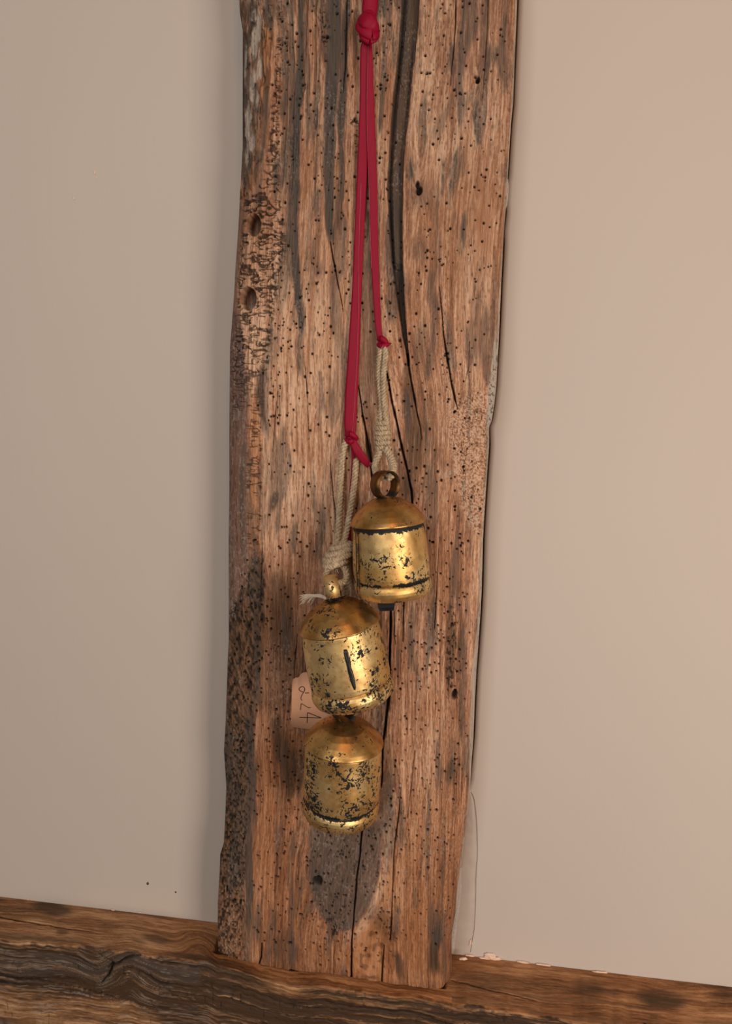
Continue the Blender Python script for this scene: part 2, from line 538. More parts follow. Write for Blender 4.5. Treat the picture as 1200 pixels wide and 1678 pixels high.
    # weathered dark streaks down the left half
    for pts, k in (([(494, -200, 11), (493, 60, 11), (489, 140, 14), (485, 220, 17), (481, 300, 17), (480, 400, 17), (484, 450, 15), (489, 490, 11), (493, 530, 8), (495, 560, 3)], 0.95),
                   ([(545, -200, 26), (546, 0, 26), (549, 60, 28), (545, 120, 24), (540, 200, 20), (538, 260, 19), (539, 310, 16), (540, 370, 13), (543, 405, 6)], 0.95),
                   ([(572, -200, 12), (570, 0, 11), (566, 60, 11), (562, 130, 12), (558, 200, 13), (560, 260, 7), (559, 320, 7), (559, 356, 4)], 0.9),
                   ([(476, -200, 6), (478, 60, 6), (479, 140, 8), (478, 260, 6), (474, 340, 3)], 0.6),
                   ([(503, -200, 4), (504, 120, 4), (502, 200, 3)], 0.4),
                   ([(521, -100, 3), (517, 120, 5), (514, 220, 4)], 0.45), ([(586, -100, 5), (583, 60, 6), (580, 140, 4)], 0.4), ([(470, 40, 8), (466, 200, 9), (462, 300, 6)], 0.35), ([(528, -100, 4), (524, 90, 5), (519, 200, 3), (514, 330, 4)], 0.5),
                   ([(500, 0, 5), (501, 90, 5), (497, 170, 3)], 0.4), ([(555, 230, 3), (553, 330, 4), (552, 380, 3)], 0.45),
                   ([(468, 380, 4), (472, 430, 12), (476, 470, 4)], 0.55)):
        m = vstroke(px, py, pts, 0.40, jit * 0.8)
        add(grey, m * (0.80 + 0.4 * n1), k)
        add(brown, m, 0.45)
        h -= 0.0011 * m * (0.35 + n1)
    add(brown, vstroke(px, py, [(533, 0, 14), (531, 40, 16), (533, 90, 10), (535, 120, 4)], 0.6, jit), 0.75)
    add(pit, vstroke(px, py, [(532, 0, 12), (531, 40, 15), (533, 90, 10)], 0.6, jit) * (fbm(px / 3, py / 4, 21, 2) > 0.62), 0.9)
    add(grey, vstroke(px, py, [(552, 380, 6), (553, 470, 9), (560, 520, 12), (562, 560, 18), (570, 640, 20), (574, 720, 12)], 0.8, jitw), 0.5)
    add(grey, vstroke(px, py, [(611, 300, 22), (610, 420, 22), (606, 540, 34), (600, 620, 34), (598, 700, 14)], 0.7, jitw), 0.52)
    add(grey, blob(px, py, 519, 440, 14, 16, 0, 0.7, jitw / 30), 0.55)

    # grey stains on the right half
    add(grey, vstroke(px, py, [(776, -200, 34), (773, 0, 34), (772, 45, 28), (763, 70, 18), (752, 105, 16), (743, 128, 12), (737, 148, 4)], 0.7, jitw * 0.8), 0.7)
    add(grey, vstroke(px, py, [(796, -200, 14), (795, 0, 12), (793, 60, 9), (790, 130, 5)], 0.7, jit), 0.6)
    add(grey, vstroke(px, py, [(744, 140, 4), (738, 170, 16), (725, 200, 18), (716, 225, 16), (712, 245, 4)], 0.8, jitw), 0.55)
    add(grey, vstroke(px, py, [(757, 225, 6), (757, 250, 18), (760, 280, 16), (760, 300, 6)], 0.8, jitw), 0.5)
    add(grey, vstroke(px, py, [(716, 280, 8), (714, 340, 14), (715, 420, 12), (718, 470, 6)], 0.8, jitw), 0.45)
    add(grey, blob(px, py, 686, 408, 14, 22, 0.1, 0.7, jitw / 26), 0.5)
    add(grey, vstroke(px, py, [(706, 460, 10), (713, 500, 18), (712, 560, 16), (703, 600, 16), (700, 640, 8)], 0.7, jitw), 0.6)
    add(grey, blob(px, py, 690, 560, 12, 34, 0.1, 0.7, jitw / 26), 0.5)
    add(grey, blob(px, py, 690, 320, 26, 26, 0.0, 0.8, jitw / 26), 0.5)
    add(grey, vstroke(px, py, [(813, 400, 3), (811, 470, 10), (808, 540, 12), (806, 600, 8)], 0.8, jit), 0.55)
    add(brown, vstroke(px, py, [(664, 590, 10), (668, 630, 18), (676, 690, 22), (684, 720, 28), (680, 755, 26), (672, 790, 22), (668, 830, 10)], 0.6, jitw), 0.72)
    add(brown, vstroke(px, py, [(706, 640, 10), (706, 700, 18), (716, 740, 20), (722, 770, 8)], 0.9, jitw), 0.4)

    # the great shake: a sunken dark strip between two edges
    shl = np.interp(py, [-200, 0, 60, 110, 160, 200, 240, 300, 370, 430, 480, 520, 550, 590], [663, 659, 655, 650, 644, 641, 639, 635, 638, 642, 649, 655, 660, 668])
    shr = np.interp(py, [-200, 0, 60, 90, 120, 160, 200, 230, 290, 400, 440, 480, 520, 560, 590], [690, 687, 683, 680, 676, 672, 668, 664, 660, 659, 660, 662, 664, 668, 671])
    ws = jit * 0.25
    inside = sst(-1.2, 1.2, px + ws - shl) * sst(-1.0, 1.0, shr - px - ws * 0.4) * (py < 600)
    frac = (px - shl) / np.maximum(shr - shl, 1)
    prof = np.where(frac < 0.30, 1.0 - 0.2 * np.abs(frac / 0.15 - 1), 0.40 + 0.9 * np.clip(frac - 0.45, 0, 1))
    prof = np.where(py > 440, 0.9, prof)
    h -= inside * prof * 0.0062 * (0.8 + 0.4 * n2)
    add(brown, inside, 0.9)
    add(grey, inside * (0.35 + 0.5 * n3), 0.75)
    add(pit, inside * np.exp(-((frac - 0.13) / 0.11) ** 2), 0.80)
    add(pit, inside * (py > 430) * (0.35 + 0.5 * n1), 0.9)
    add(pit, inside * sst(0.93, 1.0, frac), 0.7)  # shadow line painted along the right edge

    # drying cracks
    for pts, dep in (([(668, 580, 4), (672, 610, 4), (677, 640, 3.4), (681, 665, 3), (687, 690, 2), (692, 720, 1)], 5),
                     ([(629, 594, 2), (635, 620, 4), (643, 660, 4), (652, 700, 4.4), (660, 740, 4.4), (668, 775, 4), (674, 805, 4), (676, 838, 2.5)], 7),
                     ([(587, 630, 1), (594, 680, 3), (600, 710, 4), (604, 735, 9), (608, 758, 6), (610, 790, 2)], 7),
                     ([(720, 470, 1), (727, 540, 2.4), (733, 590, 3.6), (741, 630, 4), (746, 655, 3.2), (750, 670, 1)], 6),
                     ([(541, 396, 2), (545, 420, 3), (552, 455, 2.6), (557, 480, 1.6), (562, 510, 1)], 3),
                     ([(747, -80, 2), (747, 40, 2.4), (743, 90, 2), (738, 140, 1)], 3),
                     ([(568, -60, 2.5), (568, 40, 3), (565, 110, 2), (562, 150, 1)], 3),
                     ([(802, -80, 1.6), (799, 40, 1.8), (794, 120, 1.4), (791, 160, 1)], 2),
                     ([(640, 990, 2), (640, 1040, 4), (638, 1110, 5), (636, 1150, 5), (632, 1185, 6), (628, 1215, 3), (625, 1290, 2)], 8),
                     ([(662, 985, 2.4), (661, 1020, 2.4), (660, 1052, 1)], 3),
                     ([(645, 990, 1), (646, 1040, 2), (648, 1056, 1)], 2),
                     ([(595, 1345, 3), (590, 1400, 3), (585, 1440, 3), (583, 1470, 3), (580, 1500, 2.4), (577, 1540, 3), (576, 1604, 3)], 5),
                     ([(657, 1290, 1), (652, 1345, 2), (646, 1400, 2), (643, 1470, 2), (640, 1540, 2.4)], 3),
                     ([(630, 1548, 2), (627, 1580, 3), (625, 1612, 3)], 4),
                     ([(429, 1545, 2), (428, 1570, 3.5), (424, 1582, 3)], 4),
                     ([(720, 880, 1), (716, 950, 2), (712, 1030, 1)], 2),
                     ([(680, 1230, 1), (674, 1290, 1.6), (668, 1340, 1)], 2),
                     ([(500, 600, 1), (504, 660, 1.6), (506, 720, 1)], 2),
                     ([(455, 640, 1), (450, 690, 1.6), (447, 740, 1)], 2),
                     ([(541, 760, 1), (545, 800, 2), (550, 850, 2), (552, 900, 1)], 3),
                     ([(430, 870, 1), (428, 930, 1.6), (426, 980, 1)], 2),
                     ([(488, 1040, 1), (484, 1070, 2), (482, 1120, 1)], 2),
                     ([(770, 560, 1), (768, 600, 1.6), (764, 620, 1)], 2)):
        c = crack(px, py, pts, jit * 0.22)
        h -= c * dep * 0.001
        add(pit, c ** 0.8, 1.0)

    # bark left on the upper left corner: proud, ragged, whitewashed in patches
    bl = np.interp(py, [-200, 0, 60, 130, 180, 230, 280, 300, 322, 330], [452, 449, 447, 443, 438, 434, 427, 420, 404, 390])
    bark = sst(-1.2, 1.2, bl + jit * 0.25 - px) * (py < 330)
    bn = fbm(px / 5, py / 22, 40, 4)
    lobes = fbm(px / 9 + 1.2 * bn, py / 62, 44, 3)
    strand = fbm(px / 2.2 + 2 * bn, py / 34, 47, 3)
    h += bark * (0.0022 + 0.0022 * (bn - 0.5) + 0.0016 * sst(0.42, 0.5, lobes))
    add(brown, bark * sst(0.62, 0.40, bn) * (1 - sst(bl - 17, bl - 9, px)), 0.75)
    add(orange, bark * sst(bl - 18, bl - 9, px + jit) * (0.5 + 0.6 * strand), 0.8)
    wl = np.zeros_like(px)
    for cx, cy, rx, ry in ((417, 28, 4.5, 12), (425.5, 44, 3.6, 22), (418, 72, 5.5, 24), (426, 112, 3.6, 22), (415, 150, 5.5, 28), (423, 168, 3, 16), (409, 206, 4, 26), (416, 236, 4, 18), (406, 258, 3, 20), (404, 100, 2.5, 30)):
        wl = np.maximum(wl, blob(px, py, cx, cy, rx, ry, 0.04, 0.22, 1.3 * (fbm(px / 5, py / 16, 48, 3) - 0.5)))
    wl = wl * bark
    add(lime, wl * (0.6 + 0.5 * strand), 0.75)
    h -= wl * 0.0012
    tone = np.where(bark > 0.5, 0.08 + 0.45 * bn + 0.6 * strand, tone)
    h += bark * 0.0012 * (strand - 0.5)
    add(brown, bark * sst(0.52, 0.40, strand), 0.7)
    add(pit, bark * sst(0.035, 0.0, np.abs(lobes - 0.50)) * (bn < 0.52), 0.75)
    add(pit, vstroke(px, py, [(399, 60, 3), (400, 150, 4), (400, 240, 3)], 0.5, jit * 0.4), 0.7)

    # worm galleries: short wriggling runs across the grain
    pegs = ((415.5, 368, 11.5, 18.5), (406.5, 489, 13, 19))
    keep = np.ones_like(px)
    for cx, cy, rx, ry in pegs:
        keep = keep * sst(0.95, 1.25, np.sqrt(((px - cx) / rx) ** 2 + ((py - cy) / ry) ** 2))
    def tracks(mask, sx, sy, seed, width, depth, k=1.0):
        nonlocal h
        wx = px + 5 * (vn(px / 8, py / 8, seed + 2) - 0.5)
        n = vn(wx / sx, py / sy + 0.8 * vn(px / 6, py / 6, seed + 3), seed)
        brk = vn(px / 13, py / 6, seed + 1)
        m = sst(width, width * 0.35, np.abs(n - 0.5)) * sst(0.42, 0.52, brk) * mask * keep
        h -= depth * m
        add(pit, m, k)
    wr = np.interp(py, [0, 100, 200, 300, 400, 460, 540, 600, 680], [466, 462, 458, 458, 470, 458, 446, 442, 432])
    gal = sst(-3, 3, px - bl * (py < 325) - LEFT(py) * (py >= 325) - 6) * sst(-5, 6, wr - px)
    tracks(gal * sst(-40, 30, py) * (1 - sst(600, 680, py)), 15, 4.2, 50, 0.15, 0.0012, 0.85)
    tracks(gal * sst(-40, 30, py) * (1 - sst(600, 680, py)), 8, 5.5, 20, 0.12, 0.0012, 0.8)
    tracks(gal * sst(320, 340, py) * (1 - sst(560, 600, py)), 13, 4.2, 24, 0.12, 0.0012, 0.85)
    mid = band(px, py, [640, 700, 760, 900], [405, 402, 403, 404], [432, 428, 430, 428], 3, 20)
    tracks(mid, 11, 2.6, 56, 0.16, 0.0012, 0.7)
    add(orange, mid, 0.5)
    tracks(band(px, py, [560, 620, 700], [376, 378, 380], [404, 404, 400], 4, 20), 9, 3.5, 60, 0.10, 0.0008, 0.7)

    # smooth violet-brown skin down the left edge
    vi = band(px, py, [505, 545, 600, 650, 700, 760, 850, 930, 990, 1030], [370] * 10, [392, 398, 402, 409, 407, 405, 405, 405, 398, 384], 2.5, 16)
    vi = np.maximum(vi, 0.75 * band(px, py, [335, 400, 520], [370, 370, 370], [404, 400, 390], 8, 16))
    add(violet, vi * (0.75 + 0.35 * n2), 0.92)
    h += 0.0004 * vi
    add(lime, vi * (fbm(px / 3, py / 7, 36, 3) > 0.69) * (py > 560), 0.35)
    add(pit, vstroke(px, py, [(433, 590, 8), (428, 640, 10), (432, 680, 7), (440, 712, 3)], 0.6, jitw * 0.5) * (0.4 + 0.8 * micro), 0.75)
    add(grey, vstroke(px, py, [(436, 590, 18), (430, 650, 18), (436, 700, 12), (442, 730, 4)], 0.6, jitw), 0.6)
    add(brown, blob(px, py, 449, 822, 7, 18, 0.3, 0.5, jitw / 20), 0.8)
    add(grey, vstroke(px, py, [(432, 740, 6), (428, 800, 14), (432, 860, 12), (430, 890, 10)], 0.8, jitw), 0.45)

    # rotten, stringy, dark lower left edge
    rot = band(px, py, [905, 960, 1010, 1080, 1170, 1290, 1400, 1480, 1540, 1600], [412, 400, 372, 350, 350, 350, 350, 350, 350, 350],
               [432, 436, 434, 430, 418, 412, 402, 398, 400, 402], 5, 14)
    ang = px * 0.86 - py * 0.35
    st = fbm(ang / 2.6, (py + px * 0.6) / 22, 62, 4)
    st2 = 0.72 * fbm(px / 2.6, py / 4.2, 66, 3) + 0.28 * fbm(px / 9, py / 16, 68, 2)
    lower = sst(1150, 1230, py)
    rough = (0.4 * st + 0.6 * fbm(px / 3.8, py / 8, 69, 4)) * (1 - lower) + st2 * lower
    h += rot * (0.0046 * (rough - 0.5) - 0.0008)
    add(brown, rot * (0.98 - 0.40 * sst(1390, 1520, py)) * sst(0.80, 0.44, rough), 0.98)
    add(brown, rot * (0.72 - 0.32 * sst(1400, 1520, py)), 1.0)
    add(pit, rot * sst(0.44, 0.36, rough), 0.7)
    tone = tone * (1 - rot) + rot * (0.0 + 0.85 * rough)
    add(grey, vstroke(px, py, [(408, 1170, 10), (412, 1260, 16), (410, 1330, 16), (406, 1400, 15), (408, 1470, 14), (406, 1520, 8), (404, 1545, 3)], 0.5, jit), 0.72)
    add(brown, vstroke(px, py, [(408, 1170, 10), (412, 1260, 16), (410, 1330, 16), (406, 1400, 15), (408, 1470, 14), (406, 1520, 8)], 0.5, jit), 0.6)

    # brown patches left of the bells
    for pts, k in (([(452, 930, 20), (458, 980, 50), (462, 1040, 66), (460, 1100, 56), (446, 1150, 56), (440, 1180, 20)], 0.46),
                   ([(470, 1010, 10), (478, 1060, 24), (482, 1110, 20), (470, 1170, 14)], 0.45),
                   ([(452, 1160, 18), (453, 1210, 20), (456, 1245, 14), (458, 1258, 6)], 0.68),
                   ([(474, 1205, 16), (474, 1250, 22), (475, 1300, 14), (474, 1316, 4)], 0.72),
                   ([(493, 1210, 12), (492, 1260, 12), (488, 1308, 4)], 0.6),
                   ([(620, 1000, 10), (626, 1080, 14), (622, 1180, 20), (630, 1260, 22), (630, 1340, 16), (624, 1380, 10)], 0.5),
                   ([(740, 985, 5), (738, 1030, 14), (739, 1060, 16), (734, 1100, 12), (736, 1140, 6)], 0.6),
                   ([(742, 1240, 4), (738, 1265, 16), (733, 1290, 8)], 0.6),
                   ([(722, 1505, 4), (717, 1530, 20), (712, 1560, 18), (716, 1590, 24), (728, 1612, 14)], 0.72),
                   ([(645, 1550, 6), (654, 1575, 18), (660, 1600, 14), (660, 1618, 8)], 0.62),
                   ([(700, 900, 6), (708, 960, 16), (712, 1040, 10)], 0.35),
                   ([(470, 1520, 10), (466, 1560, 46), (470, 1590, 20)], 0.4),
                   ([(610, 1470, 20), (620, 1500, 40), (640, 1530, 30), (640, 1560, 10)], 0.42)):
        add(brown, vstroke(px, py, pts, 0.65, jitw) * streaky, k * 1.25)
    add(pit, band(px, py, [990, 1060, 1145], [735, 731, 731], [747, 748, 742], 3, 10) * (fbm(px / 2.6, py / 5, 70, 3) > 0.60), 0.8)

    # the grey oval at the foot
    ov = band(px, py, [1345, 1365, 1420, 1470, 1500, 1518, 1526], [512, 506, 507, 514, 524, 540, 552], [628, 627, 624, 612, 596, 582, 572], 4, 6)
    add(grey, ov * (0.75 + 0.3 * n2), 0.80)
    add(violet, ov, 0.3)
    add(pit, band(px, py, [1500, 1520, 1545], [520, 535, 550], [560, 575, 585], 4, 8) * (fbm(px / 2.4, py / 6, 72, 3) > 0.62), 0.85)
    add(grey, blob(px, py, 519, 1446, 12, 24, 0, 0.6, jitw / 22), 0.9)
    k = blob(px, py, 520, 1443, 8, 7, 0.2, 0.3, jit / 14)
    add(pit, k, 0.95); h -= 0.003 * k

    # more orange wood low down
    add(orange, band(px, py, [1180, 1260, 1400, 1620], [418, 416, 408, 380], [500, 500, 512, 600], 10, 70) * (0.55 + 0.6 * n3), 0.62)
    add(orange, band(px, py, [1290, 1400, 1500, 1640], [655, 640, 615, 500], [765, 760, 750, 760], 10, 60) * (0.55 + 0.6 * n3), 0.62)

    # sandy, crumbled patch on the right edge
    sand = band(px, py, [640, 668, 700, 760, 830, 875], [775, 742, 736, 742, 756, 778], [804, 802, 802, 799, 795, 791], 6, 12)
    sn = fbm(px / 1.8, py / 1.8, 74, 2)
    h += sand * (0.0020 * (sn - 0.5) - 0.0006)
    tone = tone * (1 - sand) + sand * (0.15 + 1.0 * sn)
    add(lime, sand * sst(0.56, 0.68, sn) * (0.45 + 0.5 * sst(780, 830, py)), 0.8)
    add(pit, sand * sst(0.34, 0.24, sn), 0.45)
    add(lime, blob(px, py, 733, 775, 12, 9, 0.3, 0.6, jit / 12) * (sn > 0.52), 0.7)
    cr = blob(px, py, 588, 230, 10, 26, 0, 0.5, jit / 12)
    add(pit, cr * (fbm(px / 3, py / 2, 75, 2) > 0.62), 0.8)
    add(pit, blob(px, py, 582, 200, 10, 6, 0.4, 0.5, jit / 9) * (fbm(px / 2.5, py / 2, 76, 2) > 0.5), 0.9)

    # limewash caught on the right edge beside the plaster
    lm = sst(-1.2, 1.2, px + jit * 0.25 - WR_) * sst(-1.0, 1.0, R_ - px + 2)
    add(lime, lm * (0.55 + 0.5 * n2) * np.where(((py > 560) & (py < 700)) | (py > 880), 1.1, 0.75), 0.95)
    add(pit, lm * ((py > 580) & (py < 690)) * (fbm(px / 2.5, py / 3.5, 77, 2) > 0.66), 0.7)
    add(grey, sst(10, 0, sr) * sst(880, 1000, py), 0.35)

    # round peg holes bored in the left edge
    for cx, cy, rx, ry in pegs:
        rr = np.sqrt(((px - cx) / rx) ** 2 + ((py - cy) / ry) ** 2) + 0.06 * (vn(px / 5, py / 5, 78) - 0.5)
        hole = sst(1.04, 0.93, rr)
        h = h * (1 - hole) - hole * 0.017 - sst(1.4, 1.0, rr) * 0.0005 + hole * 0.0008 * (fbm(px / 4, py / 5, 79, 2) - 0.5)
        for arr in (grey, brown, violet, orange, lime, pit):
            arr *= (1 - hole)
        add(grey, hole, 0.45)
        add(brown, hole * sst(cx - rx * 0.5, cx + rx * 0.4, px), 0.7)  # shade on the right of the hole, put into the colour
        add(lime, hole * sst(cy + ry * 0.2, cy + ry * 0.7, py), 0.4)  # lower part of the hole painted paler, as if lit from above

    # knot holes
    for kx, ky, rx, ry, dp in ((687, 312, 5, 7, .006), (684, 302, 3, 5, .004), (783, 131, 3.4, 5, .005), (779, 126, 2, 2, .003), (745, 1138, 4, 8, .004), (536, 60, 2.5, 3, .003)):
        k = blob(px, py, kx, ky, rx, ry, 0.2, 0.3, jit / 22)
        h -= k * dp
        add(pit, k, 0.97)

    # flight holes of woodworm
    holes = []
    def scatter(n, xa, xb, ya, yb):
        for _ in range(n):
            holes.append((random.uniform(xa, xb), random.uniform(ya, yb)))
    scatter(150, 445, 640, 0, 330); scatter(150, 690, 830, 0, 450); scatter(50, 612, 660, 0, 560)
    scatter(210, 440, 600, 330, 900); scatter(170, 620, 800, 450, 900); scatter(110, 400, 520, 880, 1200)
    scatter(210, 640, 770, 880, 1300); scatter(170, 410, 520, 1200, 1560); scatter(130, 510, 640, 1360, 1600); scatter(130, 620, 745, 1300, 1600)
    for cx, cy in ((465, 520), (470, 560), (455, 640), (460, 700), (610, 500), (620, 660), (735, 600), (440, 1010), (700, 430), (620, 60), (466, 95), (700, 1040), (560, 1480), (690, 860)):
        for _ in range(9):
            holes.append((random.gauss(cx, 14), random.gauss(cy, 20)))
    scatter(150, 362, 400, 1170, 1560); scatter(60, 380, 430, 930, 1160)
    r0 = len(above)
    for hx, hy in holes:
        i = int(round(hy + 66)) + r0
        if hy > 1530:
            i = int(np.argmin(np.abs(py[:, nc // 2] - hy)))
        j = int((hx - LEFT(hy)) / (RIGHT(hy) - LEFT(hy)) * (nc - 1))
        if min(math.hypot((hx - c[0]) / c[2], (hy - c[1]) / c[3]) for c in pegs) < 1.3:
            continue
        if not (8 < j < nc - 8 and r0 + 4 < i < nr - 6):
            continue
        rad = random.choice((0.8, 1.0, 1.2, 1.4, 1.6, 1.9)) * (0.95 if hy > 900 else 1.05)
        a, b = slice(i - 5, i + 6), slice(j - 5, j + 6)
        el = random.uniform(0.85, 1.25)
        dd = np.sqrt((px[a, b] - hx) ** 2 + ((py[a, b] - hy) / el) ** 2)
        m = 1 - sst(rad - 0.6, rad + 0.7, dd)
        h[a, b] -= 0.0022 * m
        pit[a, b] = np.maximum(pit[a, b], m * 0.96)

    # shape of the section: arrises rounded back
    wl_ = np.interp(py, [0, 300, 350, 500, 560, 900, 1000, 1560], [34, 30, 24, 22, 38, 38, 32, 24])
    dl_ = np.interp(py, [0, 300, 500, 600, 900, 1000, 1560], [0.013, 0.010, 0.008, 0.013, 0.013, 0.011, 0.008])
    rec = dl_ * np.clip(1 - sl / wl_, 0, 1) ** 2.2
    rec = rec + np.interp(py, [0, 1200, 1500], [0.010, 0.009, 0.012]) * np.clip(1 - sr / 24, 0, 1) ** 2.2
    down = (bot - py) * (py > 1500)
    rec = rec + np.where(py > 1500, 0.004 * np.clip(1 - down / 14, 0, 1) ** 2, 0)
    P = at(px, py, -D + rec)
    edge = np.clip(np.minimum(sl, sr) / 4, 0.15, 1)
    P[..., 1] -= h * edge
    P[..., 1] = np.minimum(P[..., 1], -0.012)

    # returns to the wall on both sides
    nl = 18
    Lc = np.repeat(P[:, :1], nl, 1); Rc = np.repeat(P[:, -1:], nl, 1)
    kk = np.linspace(1, 0, nl + 1)[:-1]
    Lc[..., 1] = P[:, :1, 1] * (1 - kk) + kk * (-0.0006)
    Rc[..., 1] = P[:, -1:, 1] * (1 - kk[::-1]) + kk[::-1] * 0.016
    P = np.concatenate([Lc, P, Rc], 1)
    low = P[-1].copy(); low[:, 1] = np.maximum(low[:, 1], -0.0006)
    P = np.concatenate([P, low[None]], 0)
    # the foot stands on the rail: nothing of the post sinks into it
    from mathutils.bvhtree import BVHTree
    sel = RAIL_P[:80, 300:960]
    tree = BVHTree.FromPolygons([tuple(v) for v in sel.reshape(-1, 3)], grid_faces(*sel.shape[:2]).tolist())
    for a, b in zip(*np.nonzero(P[..., 2] < 0.016)):
        hit = tree.ray_cast(Vector((P[a, b, 0], P[a, b, 1], 0.08)), Vector((0, 0, -1)))[0]
        lip = tree.ray_cast(Vector((P[a, b, 0], -0.0468, 0.08)), Vector((0, 0, -1)))[0]
        if hit is not None and lip is not None and lip.z > hit.z:
            hit = lip
        if hit is not None and P[a, b, 2] < hit.z + 0.0008:
            P[a, b, 2] = hit.z + 0.0008
    def ext(a):
        a = np.concatenate([np.repeat(a[:, :1], nl, 1), a, np.repeat(a[:, -1:], nl, 1)], 1)
        return np.concatenate([a, a[-1:]], 0)
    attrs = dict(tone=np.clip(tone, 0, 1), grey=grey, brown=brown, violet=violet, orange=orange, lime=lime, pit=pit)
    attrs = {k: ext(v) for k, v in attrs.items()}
    R, C = P.shape[:2]
    # the returns carry their own long grain, not the front's last column
    rowz = np.concatenate([py[:, :1], py[-1:, :1]], 0)
    for cols in (np.arange(nl), np.arange(C - nl, C)):
        cc = np.abs(cols - (nl if cols[0] == 0 else C - nl - 1))[None, :].astype(float)
        far = sst(0, 3, cc)
        gt = 0.42 + 0.7 * (vn(cc * 1.1 + rowz * 0, rowz / 160, 41) - 0.5) + 0.5 * (vn(cc * 3.0 + rowz * 0, rowz / 60, 42) - 0.5) + 0.3 * (vn(cc * 0.4 + rowz * 0, rowz / 30, 43) - 0.5)
        for k_, v_ in (('tone', gt), ('grey', 0.25 + 0 * gt), ('brown', 0.35 + 0 * gt), ('violet', 0 * gt), ('orange', 0 * gt), ('lime', 0 * gt), ('pit', 0 * gt)):
            attrs[k_][:, cols] = attrs[k_][:, cols] * (1 - far) + np.clip(v_, 0, 1) * far
    me = np_mesh('timber_post', P.reshape(-1, 3), grid_faces(R, C), attrs)
    return link('timber_post', me, M_POST)

